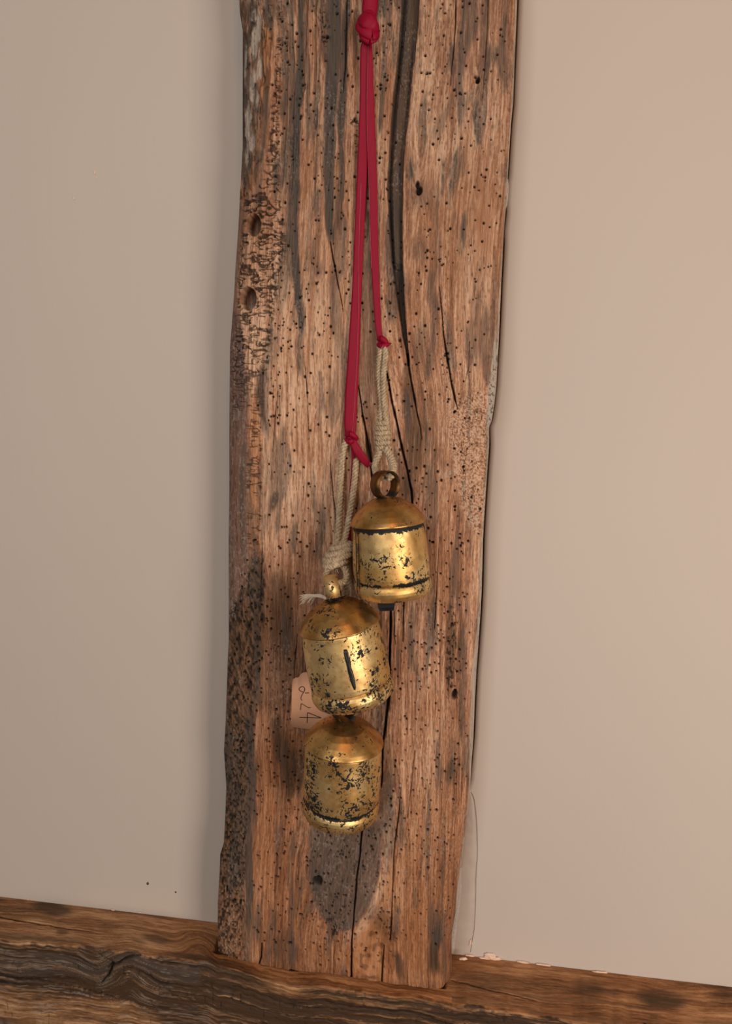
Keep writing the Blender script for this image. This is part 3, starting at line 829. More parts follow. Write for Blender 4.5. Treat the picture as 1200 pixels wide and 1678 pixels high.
# ------------------------------------------------------------------ the rail under it
def build_rail():
    xs = np.concatenate([np.linspace(-900, -60, 22), np.arange(-40, 1241, 1.25), np.linspace(1260, 2100, 22)])
    ntop, nfr = 74, 120
    J, A = JUNC(xs), ARRIS(xs)
    A = A + 3.0 * (fbm(xs / 24, xs * 0 + 2, 2, 3) - 0.5) * 2
    s = np.linspace(0, 1, ntop)[:, None]
    py_t = J + (A - J) * s
    Y_t = -DR * (s + 0.10 * s * (1 - s)) + 0 * py_t
    fr = np.concatenate([np.arange(1, 101) * 1.25, np.linspace(140, 420, 20)])[:, None]
    py_f = A + fr
    Y_f = -DR - 0.003 * (1 - np.exp(-fr / 20)) + 0 * py_f
    px = np.concatenate([np.repeat(xs[None], ntop, 0), np.repeat(xs[None], len(fr), 0)])
    py = np.concatenate([py_t, py_f]); Y = np.concatenate([Y_t, Y_f])
    top = np.concatenate([np.ones((ntop, 1)), np.zeros((len(fr), 1))]) + 0 * px
    P = at(px, py, Y)
    d = py - A                                            # below the arris > 0
    q = np.concatenate([(s - 1) * 70 + 0 * px[:ntop], fr + 0 * px[ntop:]])
    jw = 10 * (fbm(px / 60, q / 9, 1, 3) - 0.5)
    g = q + 14 * (fbm(px / 160, q / 40, 3, 2) - 0.5) + 4 * (vn(px / 50, q / 12, 4) - 0.5)
    kn = np.exp(-(((px - 185) / 46) ** 2 + ((q - 36) / 40) ** 2))   # knot swirl on the front
    g = g + kn * (20 * np.sin((px - 185) / 26) + 0.35 * (px - 185))
    k2 = np.exp(-(((px - 318) / 40) ** 2 + ((q + 28) / 26) ** 2)) * (top > 0)
    g = g + k2 * 16 * np.sin((px - 300) / 17)
    n1, n2, n3, n4 = vn(g / 1.6, px / 70, 10), vn(g / 3.6, px / 130, 11), vn(g / 9, px / 240, 12), vn(g / 26, px / 420, 13)
    micro = vn(px / 2.2, q / 1.3, 14)
    fib = fbm(g / 0.9, px / 16, 17, 3, 0.6)
    patch = fbm(px / 60, q / 18, 26, 4)
    tone = 0.5 + 0.36 * (n1 - 0.5) + 0.42 * (n2 - 0.5) + 0.4 * (n3 - 0.5) + 0.3 * (n4 - 0.5) + 0.75 * (fib - 0.5) + 0.7 * (patch - 0.5)
    h = (n1 - 0.5) * 0.0003 + (n2 - 0.5) * 0.0006 * (1 + 1.2 * (1 - top)) + (n3 - 0.5) * 0.0010 * (1.4 - top) + 0.0001 * (micro - 0.5)
    z = np.zeros_like(px)
    grey, brown, violet, orange, lime, pit = (z.copy() for _ in range(6))
    def add(arr, m, k=1.0):
        np.maximum(arr, np.clip(m * k, 0, 1), out=arr)
    # dark, smoke-stained front
    fibc = 1 - sst(0.50, 0.68, 0.5 * fib + 0.5 * n2)
    front = sst(-4, 5, q + jw * 0.9 + 12 * (fbm(px / 14, q / 14, 33, 3) - 0.5))
    bl_ = blob(px, q, 468, 0, 34, 15, 0, 0.6, jw / 9 + 0.5 * (patch - 0.5)); tone += 0.34 * bl_
    pale = band(q, px, [-200, 0, 120, 200, 260, 330], [72, 78, 84, 78, 100, 140], [200, 200, 200, 200, 200, 200], 10, 30)
    add(brown, front * (1 - 0.75 * pale) * (1 - 0.8 * bl_) * (0.70 + 0.4 * n3) * (0.48 + 0.75 * fibc), 0.98)
    add(lime, front * sst(0.62, 0.76, fbm(g / 1.6, px / 34, 37, 3)) * (1 - sst(300, 420, px)), 0.28)
    add(grey, front * (1 - pale) * sst(0.52, 0.66, n4 * 0.6 + n2 * 0.4) * (px < 330), 0.5)
    add(pit, front * sst(0.38, 0.24, 0.4 * n2 + 0.3 * n3 + 0.3 * fib), 0.8)
    cross = sst(0.72, 0.8, vn(px / 3.2, q / 12, 35)) * front * sst(0.5, 0.7, patch)
    add(pit, cross, 0.5); h -= 0.0005 * cross
    add(pit, front * sst(0.60, 0.85, n3) * sst(0.5, 0.7, n2) * (px > 260), 0.55)
    add(orange, (1 - front) * (0.5 + 0.7 * n3) * (0.15 + 0.85 * sst(200, 420, px)), 0.55)
    rim = np.exp(-((q + 2 + jw * 0.4) / 5) ** 2) * sst(560, 640, px)
    add(orange, rim, 0.8); tone += 0.3 * rim
    # stains on top
    add(brown, blob(px, q, 88, -60, 34, 11, 0.05, 0.35, jw / 22), 0.85)
    add(brown, blob(px, q, 102, -22, 9, 4, 0, 0.5, jw / 22), 0.7)
    add(brown, blob(px, q, 258, -30, 24, 7, 0.1, 0.5, jw / 16), 0.7)
    add(brown, blob(px, q, 226, -20, 14, 4, 0.1, 0.5, jw / 16), 0.5)
    add(brown, blob(px, q, 1085, -42, 40, 11, 0, 0.5, jw / 12), 0.8)
    add(brown, blob(px, q, 965, -46, 26, 10, 0, 0.6, jw / 12), 0.55)
    add(brown, blob(px, q, 790, -30, 40, 16, 0, 0.8, jw / 12), 0.45)
    add(brown, blob(px, q, 1190, -60, 20, 10, 0, 0.7, jw / 12), 0.5)
    add(brown, blob(px, q, 20, -8, 120, 5, 0, 0.6, jw / 9), 0.7)
    add(brown, blob(px, q, 340, -6, 70, 5, 0, 0.6, jw / 9), 0.75)
    add(brown, (1 - front) * sst(0.60, 0.72, n3) * (px > 740), 0.55)
    # checks along the grain
    for pts, dep in (([(-40, -40, 2), (30, -36, 3), (90, -30, 2), (150, -28, 1)], 3), ([(60, 62, 2), (110, 66, 3), (150, 72, 3), (240, 86, 2)], 5),
                     ([(160, 8, 3), (185, 20, 6), (176, 44, 4), (165, 58, 2)], 5), ([(176, 30, 3), (205, 12, 5), (230, 2, 2)], 5),
                     ([(240, 8, 3), (300, 12, 5), (350, 10, 3)], 3), ([(1055, -10, 1), (1110, -2, 3), (1180, 6, 2)], 3),
                     ([(740, -34, 1), (800, -26, 2), (880, -20, 1)], 2), ([(420, 30, 1), (520, 36, 3), (640, 30, 1)], 3), ([(600, 16, 1), (700, 20, 3), (840, 14, 1)], 3),
                     ([(380, 56, 1), (470, 50, 3), (560, 58, 1)], 3)):
        a = np.array(pts, float)
        if (np.diff(a[:, 0]) > 0).all():
            qc, w = np.interp(px, a[:, 0], a[:, 1]), np.interp(px, a[:, 0], a[:, 2]) / 2
            c = np.clip(1.2 - np.abs(q + jw * 0.25 - qc) / np.maximum(w, 0.5), 0, 1) * ((px >= a[0, 0]) & (px <= a[-1, 0]))
        else:
            o = np.argsort(a[:, 1]); a = a[o]
            xc, w = np.interp(q, a[:, 1], a[:, 0]), np.interp(q, a[:, 1], a[:, 2]) / 2
            c = np.clip(1.2 - np.abs(px + jw * 0.4 - xc) / np.maximum(w, 0.5), 0, 1) * ((q >= a[0, 1]) & (q <= a[-1, 1]))
        h -= c * dep * 0.001
        add(pit, c, 0.9)
    tone = tone - 0.16 * front
    fade = np.clip((py - J) / 6, 0, 1)
    P[..., 1] -= h * np.where(top > 0, s_pad(s, len(fr)) * 0.8, 1.0)
    P[..., 2] += h * top * fade * 0.9
    P[..., 1] = np.minimum(P[..., 1], -0.0004)
    seat = sst(-0.1235, -0.1205, P[..., 0]) * sst(0.088, 0.084, P[..., 0]) * sst(0.0, 0.002, P[..., 1] + D - 0.0055) * top   # housing cut for the foot of the post
    P[..., 2] -= 0.009 * seat
    under = P[-1:].copy(); under[..., 1] = -0.0004                # underside back to the wall
    P = np.concatenate([P, under], 0)
    global RAIL_P
    RAIL_P = P
    R, C = P.shape[:2]
    attrs = dict(tone=np.clip(tone, 0, 1), grey=grey, brown=brown, violet=violet, orange=orange, lime=lime, pit=pit)
    attrs = {k_: np.concatenate([v_, v_[-1:]], 0) for k_, v_ in attrs.items()}
    me = np_mesh('timber_rail', P.reshape(-1, 3), grid_faces(R, C), attrs)
    return link('timber_rail', me, M_RAIL)
def s_pad(s, n):
    return np.concatenate([s, np.ones((n, 1))])
rail = build_rail()
tag(rail, 'horizontal old oak rail with dark front under the post', 'beam')

post = build_post()
tag(post, 'upright old oak post riddled with woodworm holes and dark shakes', 'post')

# ------------------------------------------------------------------ plaster panels
def panel(name, xs_fn, x_far, right):
    """infill panel in the plane y = 0: inner edge follows xs_fn(row), far edge in world x, bottom along the rail"""
    rows = np.concatenate([np.linspace(-1150, -40, 12), np.arange(-20, 1440, 6.0)])
    inner = np.array([xs_fn(r) for r in rows])
    E = at(inner, rows, 0.0)
    nx = 40
    P = []
    for k in range(nx + 1):
        u = (k / nx) ** 1.6
        p = E.copy()
        p[:, 0] = E[:, 0] * (1 - u) + x_far * u
        P.append(p)
    P = np.stack(P, 1)
    # bottom row sits just behind the rail's back edge
    b = P[-1].copy(); b[:, 2] = -0.006
    m = P[-1] * 0.5 + b * 0.5
    P = np.concatenate([P, m[None], b[None]], 0)
    wob = 0.0006 * (fbm(P[..., 0] * 9 + 5, P[..., 2] * 9 + 5, 20, 2) - 0.5)
    wob[:, 0] = 0
    P[..., 1] = np.maximum(P[..., 1] + wob, -0.0002)
    lip = P[:, :1].copy(); lip[..., 1] = 0.018
    P = np.concatenate([lip, P], 1)
    R, C = P.shape[:2]
    me = np_mesh(name, P.reshape(-1, 3), grid_faces(R, C, flip=not right))
    o = link(name, me, M_WALL)
    tag(o, kind='structure')
    return o
wall_l = panel('wall_left', lambda r: LEFT(min(r, 1560)) + 40, -1.6, False)
GAP = curve([(-1200, 3.0), (0, 3.0), (290, 2.2), (296, 0.6), (336, 0.4), (345, 2.4), (380, 1.4), (400, 3.0), (560, 2.6), (600, 1.6), (700, 1.6), (730, 2.6), (1000, 2.8),
             (1100, 2.4), (1200, 2.6), (1255, 1.6), (1280, 0.4), (1300, -6), (1340, -14), (1700, -18)])
def right_edge(r):
    # what shows of the wall starts past the corner of the post, 48 mm in front of it
    e = at(RIGHT(r), r, -D + 0.009)
    return RIGHT(r) + GAP(r)
wall_r = panel('wall_right', right_edge, 1.6, True)
for o, txt in ((wall_l, 'smooth taupe painted plaster panel left of the post'), (wall_r, 'smooth taupe painted plaster panel right of the post')):
    o['label'] = txt
# dark back of the drying gap beside the post
gb = [at(RIGHT(r) - 14, r, 0.018) for r in (-1100, 0, 400, 800, 1200, 1420)], [at(RIGHT(r) + 22, r, 0.018) for r in (-1100, 0, 400, 800, 1200, 1420)]
vs = list(gb[0]) + list(gb[1])
pydata('gap_backing', vs, [(i, i + 6, i + 7, i + 1) for i in range(5)], M_VOID, wall_r)

def edge_fill(name, ys, ls, rs, Y, mat, parent, th=0.0012, seed=1):
    """a bead or skim with a ragged outline and real thickness on the wall"""
    rows = np.arange(ys[0], ys[-1] + 0.1, 2.0)
    l, r = np.interp(rows, ys, ls), np.interp(rows, ys, rs)
    r = r + 1.0 * (fbm(rows / 14, rows * 0 + seed, seed, 3) - 0.5) * 2
    m = 7
    us = np.linspace(0, 1, m)
    px = l[:, None] + (r - l)[:, None] * us
    py = np.repeat(rows[:, None], m, 1)
    P = at(px, py, Y)
    bulge = th * (1 - (2 * us - 1) ** 6)[None, :] * (0.7 + 0.6 * fbm(px / 6, py / 9, seed + 3, 3))
    P[..., 1] -= bulge
    return link(name, np_mesh(name, P.reshape(-1, 3), grid_faces(len(rows), m)), mat, parent)
edge_fill('sealant_film', [1294, 1312, 1350, 1400, 1430, 1480, 1520, 1545, 1562], [768, 766, 760, 752, 748, 744, 739, 737, 737],
          [771, 777, 781, 782, 780, 779, 777, 773, 771], -0.0002, M_SEAL, wall_r, 0.0016, 3)
m = MB()
m.tube(catmull([V(x + .6, y, -.0004) for x, y in ((771.5, 1298), (777, 1312), (781, 1350), (782, 1400), (780, 1430), (779, 1480), (777, 1520), (773, 1545), (771, 1560))], 6), .00022, 5)
m.build('hairline_crack', M_HAIRLINE, wall_r)['label'] = 'dark hairline crack in the paint'
o = edge_fill('caulk_bead', [1420, 1450, 1480, 1510, 1540, 1560], [750, 746, 742, 738, 734, 734], [757, 757, 755, 750, 747, 745], -0.0012, M_FILL, wall_r, 0.002, 5)
o['label'] = 'pale bead of filler against the post foot'
edge_fill('plaster_flake', [294, 304, 320, 336, 344], [828, 829, 828, 827, 826], [832.5, 833.6, 833, 831, 828.5], -0.012, M_FILL, wall_r, 0.0012, 7)

# crumbs of broken plaster where panel meets rail, and paint chips
def lump(name, cx, cy, Y, r, mat, parent, squash=(1, 0.5, 0.7), seed=0):
    bm = bmesh.new()
    bmesh.ops.create_icosphere(bm, subdivisions=2, radius=1)
    rr = random.Random(seed)
    ph = [rr.uniform(0, 6) for _ in range(6)]
    for v in bm.verts:
        k = 1 + 0.22 * math.sin(5 * v.co.x + ph[0]) * math.sin(4 * v.co.z + ph[1]) + 0.15 * math.sin(9 * v.co.y + ph[2] + 7 * v.co.x)
        v.co = Vector((v.co.x * squash[0], v.co.y * squash[1], v.co.z * squash[2])) * k * r
    me = bpy.data.meshes.new(name)
    bm.to_mesh(me); bm.free()
    o = link(name, me, mat, parent)
    o.location = V(cx, cy, Y)
    return o
for i, (cx, cy, r, sq) in enumerate(((803, 1567, 0.0036, (1.5, .4, .9)), (813, 1571, 0.003, (1.7, .4, .6)), (795, 1571, 0.003, (1.8, .4, .4)), (858, 1577, 0.0022, (2.8, .4, .4)),
                                     (890, 1581, 0.002, (3.4, .4, .4)), (985, 1593, 0.002, (3.2, .4, .5)), (770, 1566, 0.002, (2.2, .4, .5)), (771, 1545, 0.0022, (.5, .4, 1.6)))):
    lump('plaster_crumb', cx, cy, -0.0012, r, M_CHIP, wall_r, sq, i)
lump('plaster_crumb', 759, 1571, -0.012, 0.0026, M_CHIP, wall_r, (1.3, .5, .6), 20)
for i, (cx, cy, r) in enumerate(((185, 1491, 0.0012), (230, 1495, 0.0009), (46, 1474, 0.001))):
    lump('plaster_crumb', cx, cy, -0.0008, r, M_CHIP, wall_l, (1.8, .5, .6), 30 + i)
for i, (cx, cy, r) in enumerate(((155, 283, 0.0012), (121, 325, 0.001), (158, 291, 0.0007))):
    lump('paint_chip', cx, cy, -0.0003, r, M_CHIP, wall_l, (.9, .3, 1.2), 40 + i)
lump('dark_speck', 242, 1448, -0.0003, 0.0014, M_SPECK, wall_l, (.8, .3, 1.1), 50)
lump('dark_speck', 288, 1462, -0.0003, 0.0009, M_SPECK, wall_l, (1, .3, .8), 51)

# ------------------------------------------------------------------ bells
def lathe(name, prof, mat, parent, seg=160, losses=(), dent=0.0, seed=0):
    """prof: list of (radius, z) from top to bottom, outer then inner side"""
    rr, zz = [], []
    prof = np.array(prof, float)
    d = np.r_[0, np.cumsum(np.hypot(*np.diff(prof, axis=0).T))]
    n = max(40, int(d[-1] / 0.0011))
    s = np.unique(np.r_[np.linspace(0, d[-1], n), d])
    rr, zz = np.interp(s, d, prof[:, 0]), np.interp(s, d, prof[:, 1])
    a = np.arange(seg) / seg * 2 * math.pi
    R, A = np.meshgrid(rr, a, indexing='ij'); Z = np.repeat(zz[:, None], seg, 1)
    x, y = np.cos(A), np.sin(A)
    wob = (fbm(x * 2.2 + 9 + seed, y * 2.2 + Z * 60 + 9, 30 + seed, 3) - 0.5) * dent
    R2 = np.where(R > 0.004, R + wob, R)
    co = np.stack([R2 * x, R2 * y, Z], -1).reshape(-1, 3)
    nr = len(rr)
    i, j = np.meshgrid(np.arange(nr - 1), np.arange(seg), indexing='ij')
    p, q = i * seg + j, i * seg + (j + 1) % seg
    f = np.stack([p, p + seg, q + seg, q], -1).reshape(-1, 4)
    loss = np.zeros_like(Z)
    for z0, half, k, gate in losses:
        gt = sst(gate[0] - 0.06, gate[0] + 0.06, fbm(x * gate[1] + 4, y * gate[1] + 4, int(gate[2]), 2)) if gate else 1.0
        loss = np.maximum(loss, np.exp(-((Z - z0) / half) ** 2) * k * gt)
    return link(name, np_mesh(name, co, f, dict(loss=loss.ravel())), mat, parent)

def ring_band(name, mat, parent, R, width, thick, base_z, turn, squash=1.0, seg=48):
    """a strap of sheet metal bent into a loop; its axis is level and turned by `turn` about z"""
    vs, fs = [], []
    for k in range(seg):
        a = 2 * math.pi * k / seg
        for rad, yy in ((R, -width / 2), (R, width / 2), (R - thick, width / 2), (R - thick, -width / 2)):
            v = Vector((rad * math.cos(a) * squash, yy, rad * math.sin(a)))
            v.rotate(Matrix.Rotation(turn, 3, 'Z'))
            vs.append((v.x, v.y, v.z + base_z + R))
    for k in range(seg):
        for e in range(4):
            a, b = k * 4 + e, k * 4 + (e + 1) % 4
            c, d = ((k + 1) % seg) * 4 + (e + 1) % 4, ((k + 1) % seg) * 4 + e
            fs.append((a, b, c, d))
    o = pydata(name, vs, fs, mat, parent, False)
    bm = bmesh.new(); bm.from_mesh(o.data)
    bmesh.ops.bevel(bm, geom=[e for e in bm.edges if abs(e.calc_face_angle(0)) > 0.6], offset=thick * 0.3, segments=2, affect='EDGES')
    bmesh.ops.recalc_face_normals(bm, faces=bm.faces)
    bm.to_mesh(o.data); bm.free()
    o.data.shade_smooth()
    at_ = o.data.attributes.new('loss', 'FLOAT', 'POINT')
    z = np.array([v.co.z for v in o.data.vertices])
    at_.data.foreach_set('value', (np.exp(-((z - base_z - .0028) / 0.0022) ** 2) * 0.9).astype(np.float32))
    return o

def make_bell(px, py, Y, tilt, lean, yaw, r_lid, r_top, r_max, lid_h, body_h, mats, ring, label, seam=None, seed=0, losses=(), lidloss=(), clap=(0, 0, 0), rim_loss=.85):
    root = empty('rustic_bell', V(px, py, Y))
    root.rotation_euler = (Matrix.Rotation(tilt, 3, 'Y') @ Matrix.Rotation(lean, 3, 'X') @ Matrix.Rotation(yaw, 3, 'Z')).to_euler()
    tag(root, label, 'bell', 'gold bells hanging on the post')
    # lid: shallow dome with a thin overhanging lip (z = 0 at the lip)
    th = 0.0011
    dome = [(0.0001, lid_h), (r_lid * .16, lid_h * .985), (r_lid * .30, lid_h * .94), (r_lid * .44, lid_h * .845), (r_lid * .58, lid_h * .73), (r_lid * .72, lid_h * .555),
            (r_lid * .85, lid_h * .335), (r_lid * .94, lid_h * .15), (r_lid * .985, lid_h * .03), (r_lid, -.0004), (r_lid * .985, -th), (r_lid * .93, -th * .7), (r_top - .0006, -th * .5)]
    lathe('lid', dome, mats[0], root, 160, lidloss, 0.0012, seed)
    # body: slightly swelling sleeve, groove, rounded bead, open below
    b = body_h
    body = [(r_top - .0004, -th * .4), (r_top, -.002), (r_top + (r_max - r_top) * .45, -b * .25), (r_top + (r_max - r_top) * .8, -b * .55), (r_max * .985, -b * .70), (r_max * .972, -b * .755),
            (r_max * .945, -b * .785)]
    lathe('body', body, mats[1], root, 176, losses, 0.0010, seed + 1)
    bead = [(r_max * .945, -b * .784), (r_max * .975, -b * .80), (r_max * 1.0, -b * .84), (r_max * 1.005, -b * .88), (r_max * .985, -b * .93), (r_max * .94, -b * .975), (r_max * .885, -b),
            (r_max * .84, -b * .998), (r_max * .86, -b * .95), (r_max * .90, -b * .85), (r_max * .90, -b * .75), (r_top * .93, -b * .4), (r_top * .93, -.003), (.0004, -.002)]
    lathe('rim', bead, mats[1], root, 176, ((-b * .785, b * .022, rim_loss, (0.44, 2.2, 40 + seed)),), 0.0007, seed + 2)
    ring_band('hanger_loop', mats[2], root, ring[0], ring[1], 0.0008, lid_h - 0.0016, ring[2], ring[3])
    # clapper: a dark block swinging inside
    m = MB()
    w = 0.0062
    x0, y0 = clap[0], clap[1]
    zt, zb = -b * .55, -b - clap[2]
    vs = []
    for z, k in ((zt, .55), (zt - .004, 1), (zb + .003, 1), (zb, .82)):
        vs += [(x0 + sx * w * k, y0 + sy * w * k * .7, z) for sx, sy in ((-1, -1), (1, -1), (1, 1), (-1, 1))]
    fs = [(0, 1, 2, 3), (15, 14, 13, 12)]
    for l in range(3):
        for e in range(4):
            fs.append((l * 4 + e, l * 4 + 4 + e, l * 4 + 4 + (e + 1) % 4, l * 4 + (e + 1) % 4))
    m.add(vs, fs)
    m.tube([(0, 0, -.0022), (x0 * .5, y0 * .5, zt * .5), (x0, y0, zt)], 0.0009)
    m.build('clapper', M_BLACK, root, False)
    if seam:
        # folded edge of the sheet running down the sleeve
        m = MB()
        for da, off in ((0.0, .0011), (-0.05, .0004)):
            pts = []
            for k in range(15):
                u = k / 14
                z = -.003 - u * (b * .97)
                r = np.interp(-z / b, [0, .25, .55, .75, .86, 1], [r_top, r_top + (r_max - r_top) * .45, r_top + (r_max - r_top) * .8, r_max * .975, r_max * 1.003, r_max * .89]) + off
                a = seam + da + 0.03 * math.sin(u * 5) 
                pts.append((r * math.cos(a), r * math.sin(a), z))
            m.tube(pts, 0.0008 if da == 0 else 0.0010, 6)
        o = m.build('seam', mats[2], root)
        at_ = o.data.attributes.new('loss', 'FLOAT', 'POINT')
        rr = np.array([math.atan2(v.co.y, v.co.x) for v in o.data.vertices])
        at_.data.foreach_set('value', (0.8 * (rr < seam - 0.02)).astype(np.float32))
        o['label'] = 'folded metal seam with a bright edge'
    return root

LID = dict(c1=(178, 132, 74), c2=(210, 168, 106), c3=(128, 86, 44), r0=0.29)
G = {k: gold('rubbed_gold_' + k, s, f, sp, **kw) for k, s, f, sp, kw in (
    ('lid_a', 1, .935, .90, LID), ('body_a', 2, .885, .80, {}), ('lid_b', 3, .905, .90, LID), ('body_b', 12, .862, .92, {}),
    ('lid_c', 5, .905, .90, LID), ('body_c', 6, .842, .90, {}), ('loop_a', 7, .84, .86, dict(c1=(112, 78, 44), c2=(150, 108, 62), c3=(70, 48, 28), r0=0.3)), ('loop_b', 8, .95, .95, {}))}  # loop_a: darker bronze, with the rings' shade put into the colour
BY = -D - 0.036
bell_a = make_bell(636, 854, BY, math.radians(-6.8), math.radians(1), 0, .0283, .0262, .0290, .0185, .0555, (G['lid_a'], G['body_a'], G['loop_a']),
                   (.0104, .0105, math.radians(46), 1.0), 'highest gold bell, round ring showing, rubbed dark patches, hung from the shorter jute cord', seam=math.radians(-142), seed=1,
                   losses=((-.0022, .0032, .95, (.43, 2.2, 33)), (-.0435, .0030, 1.0, (.44, 2.4, 41))), clap=(-.005, -.006, .0105))
bell_b = make_bell(556.5, 1022, BY - .007, math.radians(-12.6), math.radians(3), 0, .0312, .0296, .0316, .0200, .0605, (G['lid_b'], G['body_b'], G['loop_b']),
                   (.0100, .0108, math.radians(98), 1.0), 'middle gold bell, tilted, with one long black slit down its front', seed=4,
                   losses=((-.001, .0009, .55, None),), lidloss=((.0205, .0018, .9, None),), clap=(.004, 0, .004), rim_loss=.3)
bell_c = make_bell(563.5, 1214, BY - .001, math.radians(0.8), math.radians(4), 0, .0312, .0296, .0306, .0185, .0640, (G['lid_c'], G['body_c'], G['loop_a']),
                   (.0098, .0100, math.radians(46), 1.0), 'lowest gold bell, heavily flecked, hanging upright below the tilted one', seed=7,
                   losses=((-.002, .0016, .75, (.40, 2.0, 36)), (-.0490, .0026, .85, (.45, 2.0, 45))), clap=(-.010, -.004, .0035))

# the black slit down the middle bell, a narrow opening laid on the curve of its sleeve
def slit(root, px_pts, r_at, name):
    bpy.context.view_layer.update()
    inv = root.matrix_world.inverted()
    vs, fs = [], []
    for (x, y, w) in px_pts:
        for sx in (-1, -.4, .4, 1):
            c = Vector(CAM)
            d = V(x + sx * w / 2, y, BY) - c
            o_, dd = inv @ c, inv.to_3x3() @ d
            lo, hi = 0.6, 1.3
            # march to the sleeve
            best = None
            for k in range(600):
                t = lo + (hi - lo) * k / 600
                p = o_ + dd * t
                if math.hypot(p.x, p.y) < r_at(p.z):
                    best = p
                    break
            p = best or (o_ + dd)
            q = Vector((p.x, p.y, 0)).normalized() * 0.0008
            vs.append(p + q)
    n = len(px_pts)
    for i in range(n - 1):
        for k in range(3):
            a = i * 4 + k
            fs.append((a, a + 4, a + 5, a + 1))
    o = pydata(name, vs, fs, M_BLACK, root, True)
    sol = o.modifiers.new('thickness', 'SOLIDIFY')
    sol.thickness = 0.0005
    return o
rb = lambda z: float(np.interp(-z / .0605, [0, .03, .25, .55, .70], [.0296, .0296, .0305, .0312, .0311])) + .0001
o = slit(bell_b, [(566, 1064, 5), (567.5, 1070, 7), (569, 1078, 7), (571, 1084, 8), (572, 1092, 6.5), (574, 1100, 8), (576.5, 1108, 7.5), (578.5, 1117, 7), (580.5, 1125, 5), (581.5, 1130, 2)], rb, 'black_slit')
o['label'] = 'long black slit'

# ------------------------------------------------------------------ red ribbon
YR = -D - 0.0032
def path(pts, sub=8):
    """(px, py, extra distance in front of YR) -> smooth 3-D points"""
    return catmull([V(x, y, YR - e) for x, y, e in pts], sub)
def ribbon_strip(pts, mb, sub=8, thick=.0005, bow=.0003, twist=0.0):
    """pts: (px, py, forward, width in px)"""
    P = path([p[:3] for p in pts], sub)
    n = len(P)
    s = np.linspace(0, len(pts) - 1, n)
    w = np.interp(s, range(len(pts)), [p[3] for p in pts]) / 2150.0
    dirs = []
    for i in range(n):
        t = P[min(i + 1, n - 1)] - P[max(i - 1, 0)]
        v = Vector((-t.z, 0, t.x))
        if v.length < 1e-9:
            v = Vector((1, 0, 0))
        v.normalize()
        if v.x < 0:
            v = -v
        v.rotate(Matrix.Rotation(twist, 3, 'Z'))
        dirs.append(v)
    mb.strip(P, w, dirs, thick, bow)
rib = empty('red_ribbon', V(604, 40, YR))
tag(rib, 'long burgundy satin ribbon knotted near the top, holding the bell cords', 'ribbon')
bpy.context.view_layer.update()
def rpart(mb, name, mat=None):
    o = mb.build(name, mat or M_RIB, None)
    o.parent = rib
    o.matrix_parent_inverse = rib.matrix_world.inverted()
    return o
m = MB()
ribbon_strip([(604, 30, .0015, 20), (606, 10, .001, 23), (607, -20, .001, 22), (606, -60, .001, 20), (605, -96, .003, 16), (605, -104, .006, 14)], m, 8, .0006, .0012)
ribbon_strip([(606, 30, -.0005, 20), (609, 8, -.0008, 20), (610, -20, -.0008, 20), (608, -60, -.0005, 20), (606, -96, .003, 16), (605, -104, .0062, 14)], m, 8, .0006, .0008)
rpart(m, 'hanging_loop')
m = MB()
ribbon_strip([(601, 62, .0030, 12), (600, 80, .0014, 17), (599, 110, .0006, 17), (598, 150, .0002, 15), (596, 200, 0, 14), (593, 260, 0, 13), (590, 330, 0, 13), (587, 400, 0, 13), (585, 470, .0003, 15),
              (582, 530, .0006, 17), (579, 590, .001, 19), (576, 640, .0014, 20), (574, 690, .0018, 20), (574, 712, .0018, 17), (575, 718, .002, 12)], m, 8, .0005, .0003)
ribbon_strip([(604, 150, -.0006, 8), (601, 220, -.0004, 8), (597, 300, -.0004, 8), (592, 400, -.0002, 8), (588, 500, .0002, 8), (586, 560, .0004, 8), (583, 640, .0008, 8), (580, 700, .0012, 8), (579, 716, .0016, 7)], m, 8, .0005, .0006)
o = rpart(m, 'left_tail')
m = MB()
ribbon_strip([(606, 62, .0032, 7), (607, 80, .0024, 6), (607, 110, .002, 8), (607, 150, .0018, 11), (608, 200, .0014, 13), (610, 260, .001, 13.5), (612, 320, .0008, 13.5), (613, 380, .0006, 13), (615, 440, .0006, 12.5),
              (618, 500, .0008, 11), (621, 540, .0014, 10), (624, 558, .002, 9)], m, 8, .0005, .0002)
rpart(m, 'right_tail')
# pale woven edge, plus a pink line for the highlight on the crease
m = MB()
for pts in ([(603.5, 75, .0032), (603, 110, .0028), (602, 150, .0024), (602, 200, .002), (603.5, 260, .0016), (605.5, 320, .0014), (607, 380, .0012), (609, 440, .0012)],
            [(592, 300, .0007), (589, 380, .0008), (588, 470, .0011), (587, 530, .0014), (585, 590, .0018), (582, 640, .0022), (579, 690, .0026), (577, 708, .0026)]):
    m.tube(path(pts, 8), .00018, 5)
rpart(m, 'edge_and_crease_glint', M_THREAD)['label'] = 'pale pink woven edge and crease highlight'
# main knot: a rounded core with two bands lapped across it
def knot(name, cx, cy, rx, ry, fwd, wraps):
    m = MB()
    c = V(cx, cy, YR - fwd)
    vs, fs = [], []
    nu, nv = 20, 12
    k = 1 / 2150.0
    for i in range(nv + 1):
        th = math.pi * i / nv
        for j in range(nu):
            ph = 2 * math.pi * j / nu
            q = 1 + 0.07 * math.sin(3 * ph + 2 * th) + 0.05 * math.sin(5 * th - ph)
            vs.append((c.x + rx * k * math.sin(th) * math.cos(ph) * q, c.y + 0.62 * rx * k * math.sin(th) * math.sin(ph) * q, c.z + ry * k * math.cos(th)))
    for i in range(nv):
        for j in range(nu):
            fs.append((i * nu + j, i * nu + (j + 1) % nu, (i + 1) * nu + (j + 1) % nu, (i + 1) * nu + j))
    m.add(vs, fs)
    for w in wraps:
        ribbon_strip(w, m, 10, .0006, .0012)
    return rpart(m, name)
